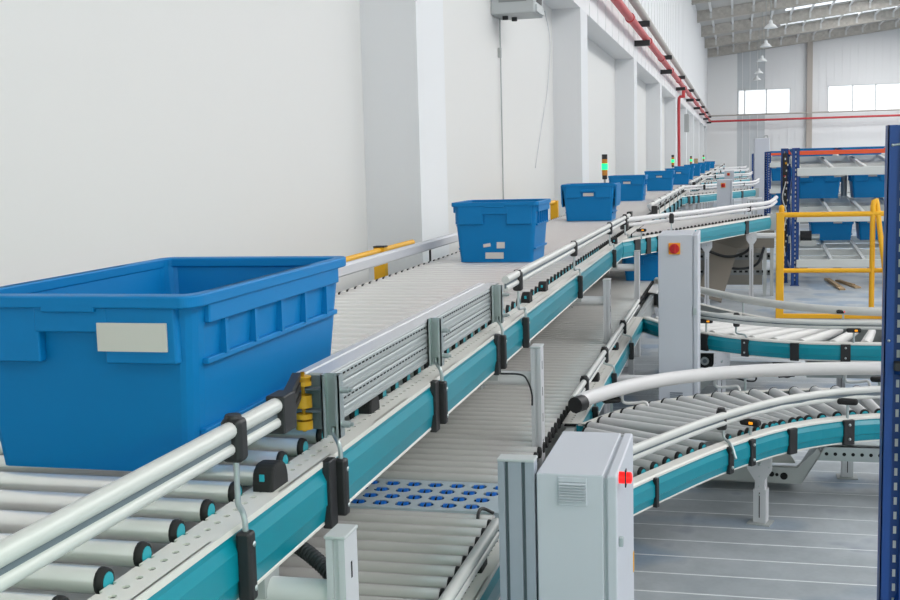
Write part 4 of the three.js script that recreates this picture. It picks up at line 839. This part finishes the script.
// signal towers along the far side of the raised line
for (const [z, label, top] of [[-20.8, 'nearest signal tower with a lit green lamp, beside the wall', .09], [-43.5, 'second signal tower with a green lamp, left of the red drop pipe', .1], [-61, 'third signal tower with a green lamp, right of the red drop pipe', .06], [-84, 'farthest signal tower, a tiny green lamp above the last totes', .14]]) {
  const s = thing('signal_tower', label, 'signal lamp', [-2.3, 0, z]), y0 = EYE + top;
  part('mast', bar(V(0, 0, 0), V(0, y0 - .44, 0), .02, .02, 8), M.galv, s); part('base_module', new THREE.CylinderGeometry(.045, .045, .07, 14).translate(0, y0 - .41, 0), M.black, s);
  part('amber_lamp', new THREE.CylinderGeometry(.05, .05, .1, 16).translate(0, y0 - .325, 0), M.amber, s);
  part('green_lamp', new THREE.CylinderGeometry(.055, .055, .11, 16).translate(0, y0 - .22, 0), M.ledGreen, s);
  part('red_lamp', new THREE.CylinderGeometry(.05, .05, .08, 16).translate(0, y0 - .125, 0), M.amber, s); part('cap', new THREE.CylinderGeometry(.05, .05, .085, 16).translate(0, y0 - .043, 0), M.black, s);
  const l = new THREE.PointLight('#30ff9a', .5, 3); l.position.set(.09, y0 - .22, .09); l.castShadow = true; scene.add(l);
}
// cardboard carton behind the last totes
{ const c = tag(part('carton', rbox(-2.8, -2.4, .9, 1.55, -75, -74.4, .02), M.wood), 'small brown carton behind the far totes', 'box'); part('stand', box(-2.75, -2.45, 0, .9, -74.95, -74.45), M.galv, c); }
// high bay lamps hanging in a row
const lampOrder = ['nearest', 'second', 'third', 'fourth', 'farthest'];
[-56.5, -66, -76, -87, -94.6].forEach((z, i) => {
  const l = thing('pendant_lamp', `${lampOrder[i]} white pendant lamp in the row hanging before the end wall window`, 'lamp', [1.5, EYE + 5.85, z]);
  part('shade', new THREE.LatheGeometry([[.02, .36], [.08, .34], [.09, .22], [.2, .14], [.31, .02], [.32, 0], [.30, 0], [.19, .11], [0, .17]].map(p => new THREE.Vector2(...p)), 20), M.lampWhite, l);
  part('cord', bar(V(0, .4, 0), V(0, roofUnder(1.5) - EYE - 5.85, 0), .018, .018, 6), M.galv, l);
});
[-60, -78].forEach((z, i) => {
  const l = thing('pendant_lamp', `${['nearer', 'farther'][i]} white pendant lamp above the right window of the end wall`, 'lamp', [8.0 + i * 2.2, EYE + 4.1 + i * .95, z]);
  part('shade', new THREE.LatheGeometry([[.02, .36], [.08, .34], [.09, .22], [.2, .14], [.31, .02], [.32, 0], [.30, 0], [.19, .11], [0, .17]].map(p => new THREE.Vector2(...p)), 20), M.lampWhite, l);
  part('cord', bar(V(0, .4, 0), V(0, roofUnder(9) - EYE - 4.1 - i * .95, 0), .018, .018, 6), M.galv, l);
});

renderer.render(scene, camera);
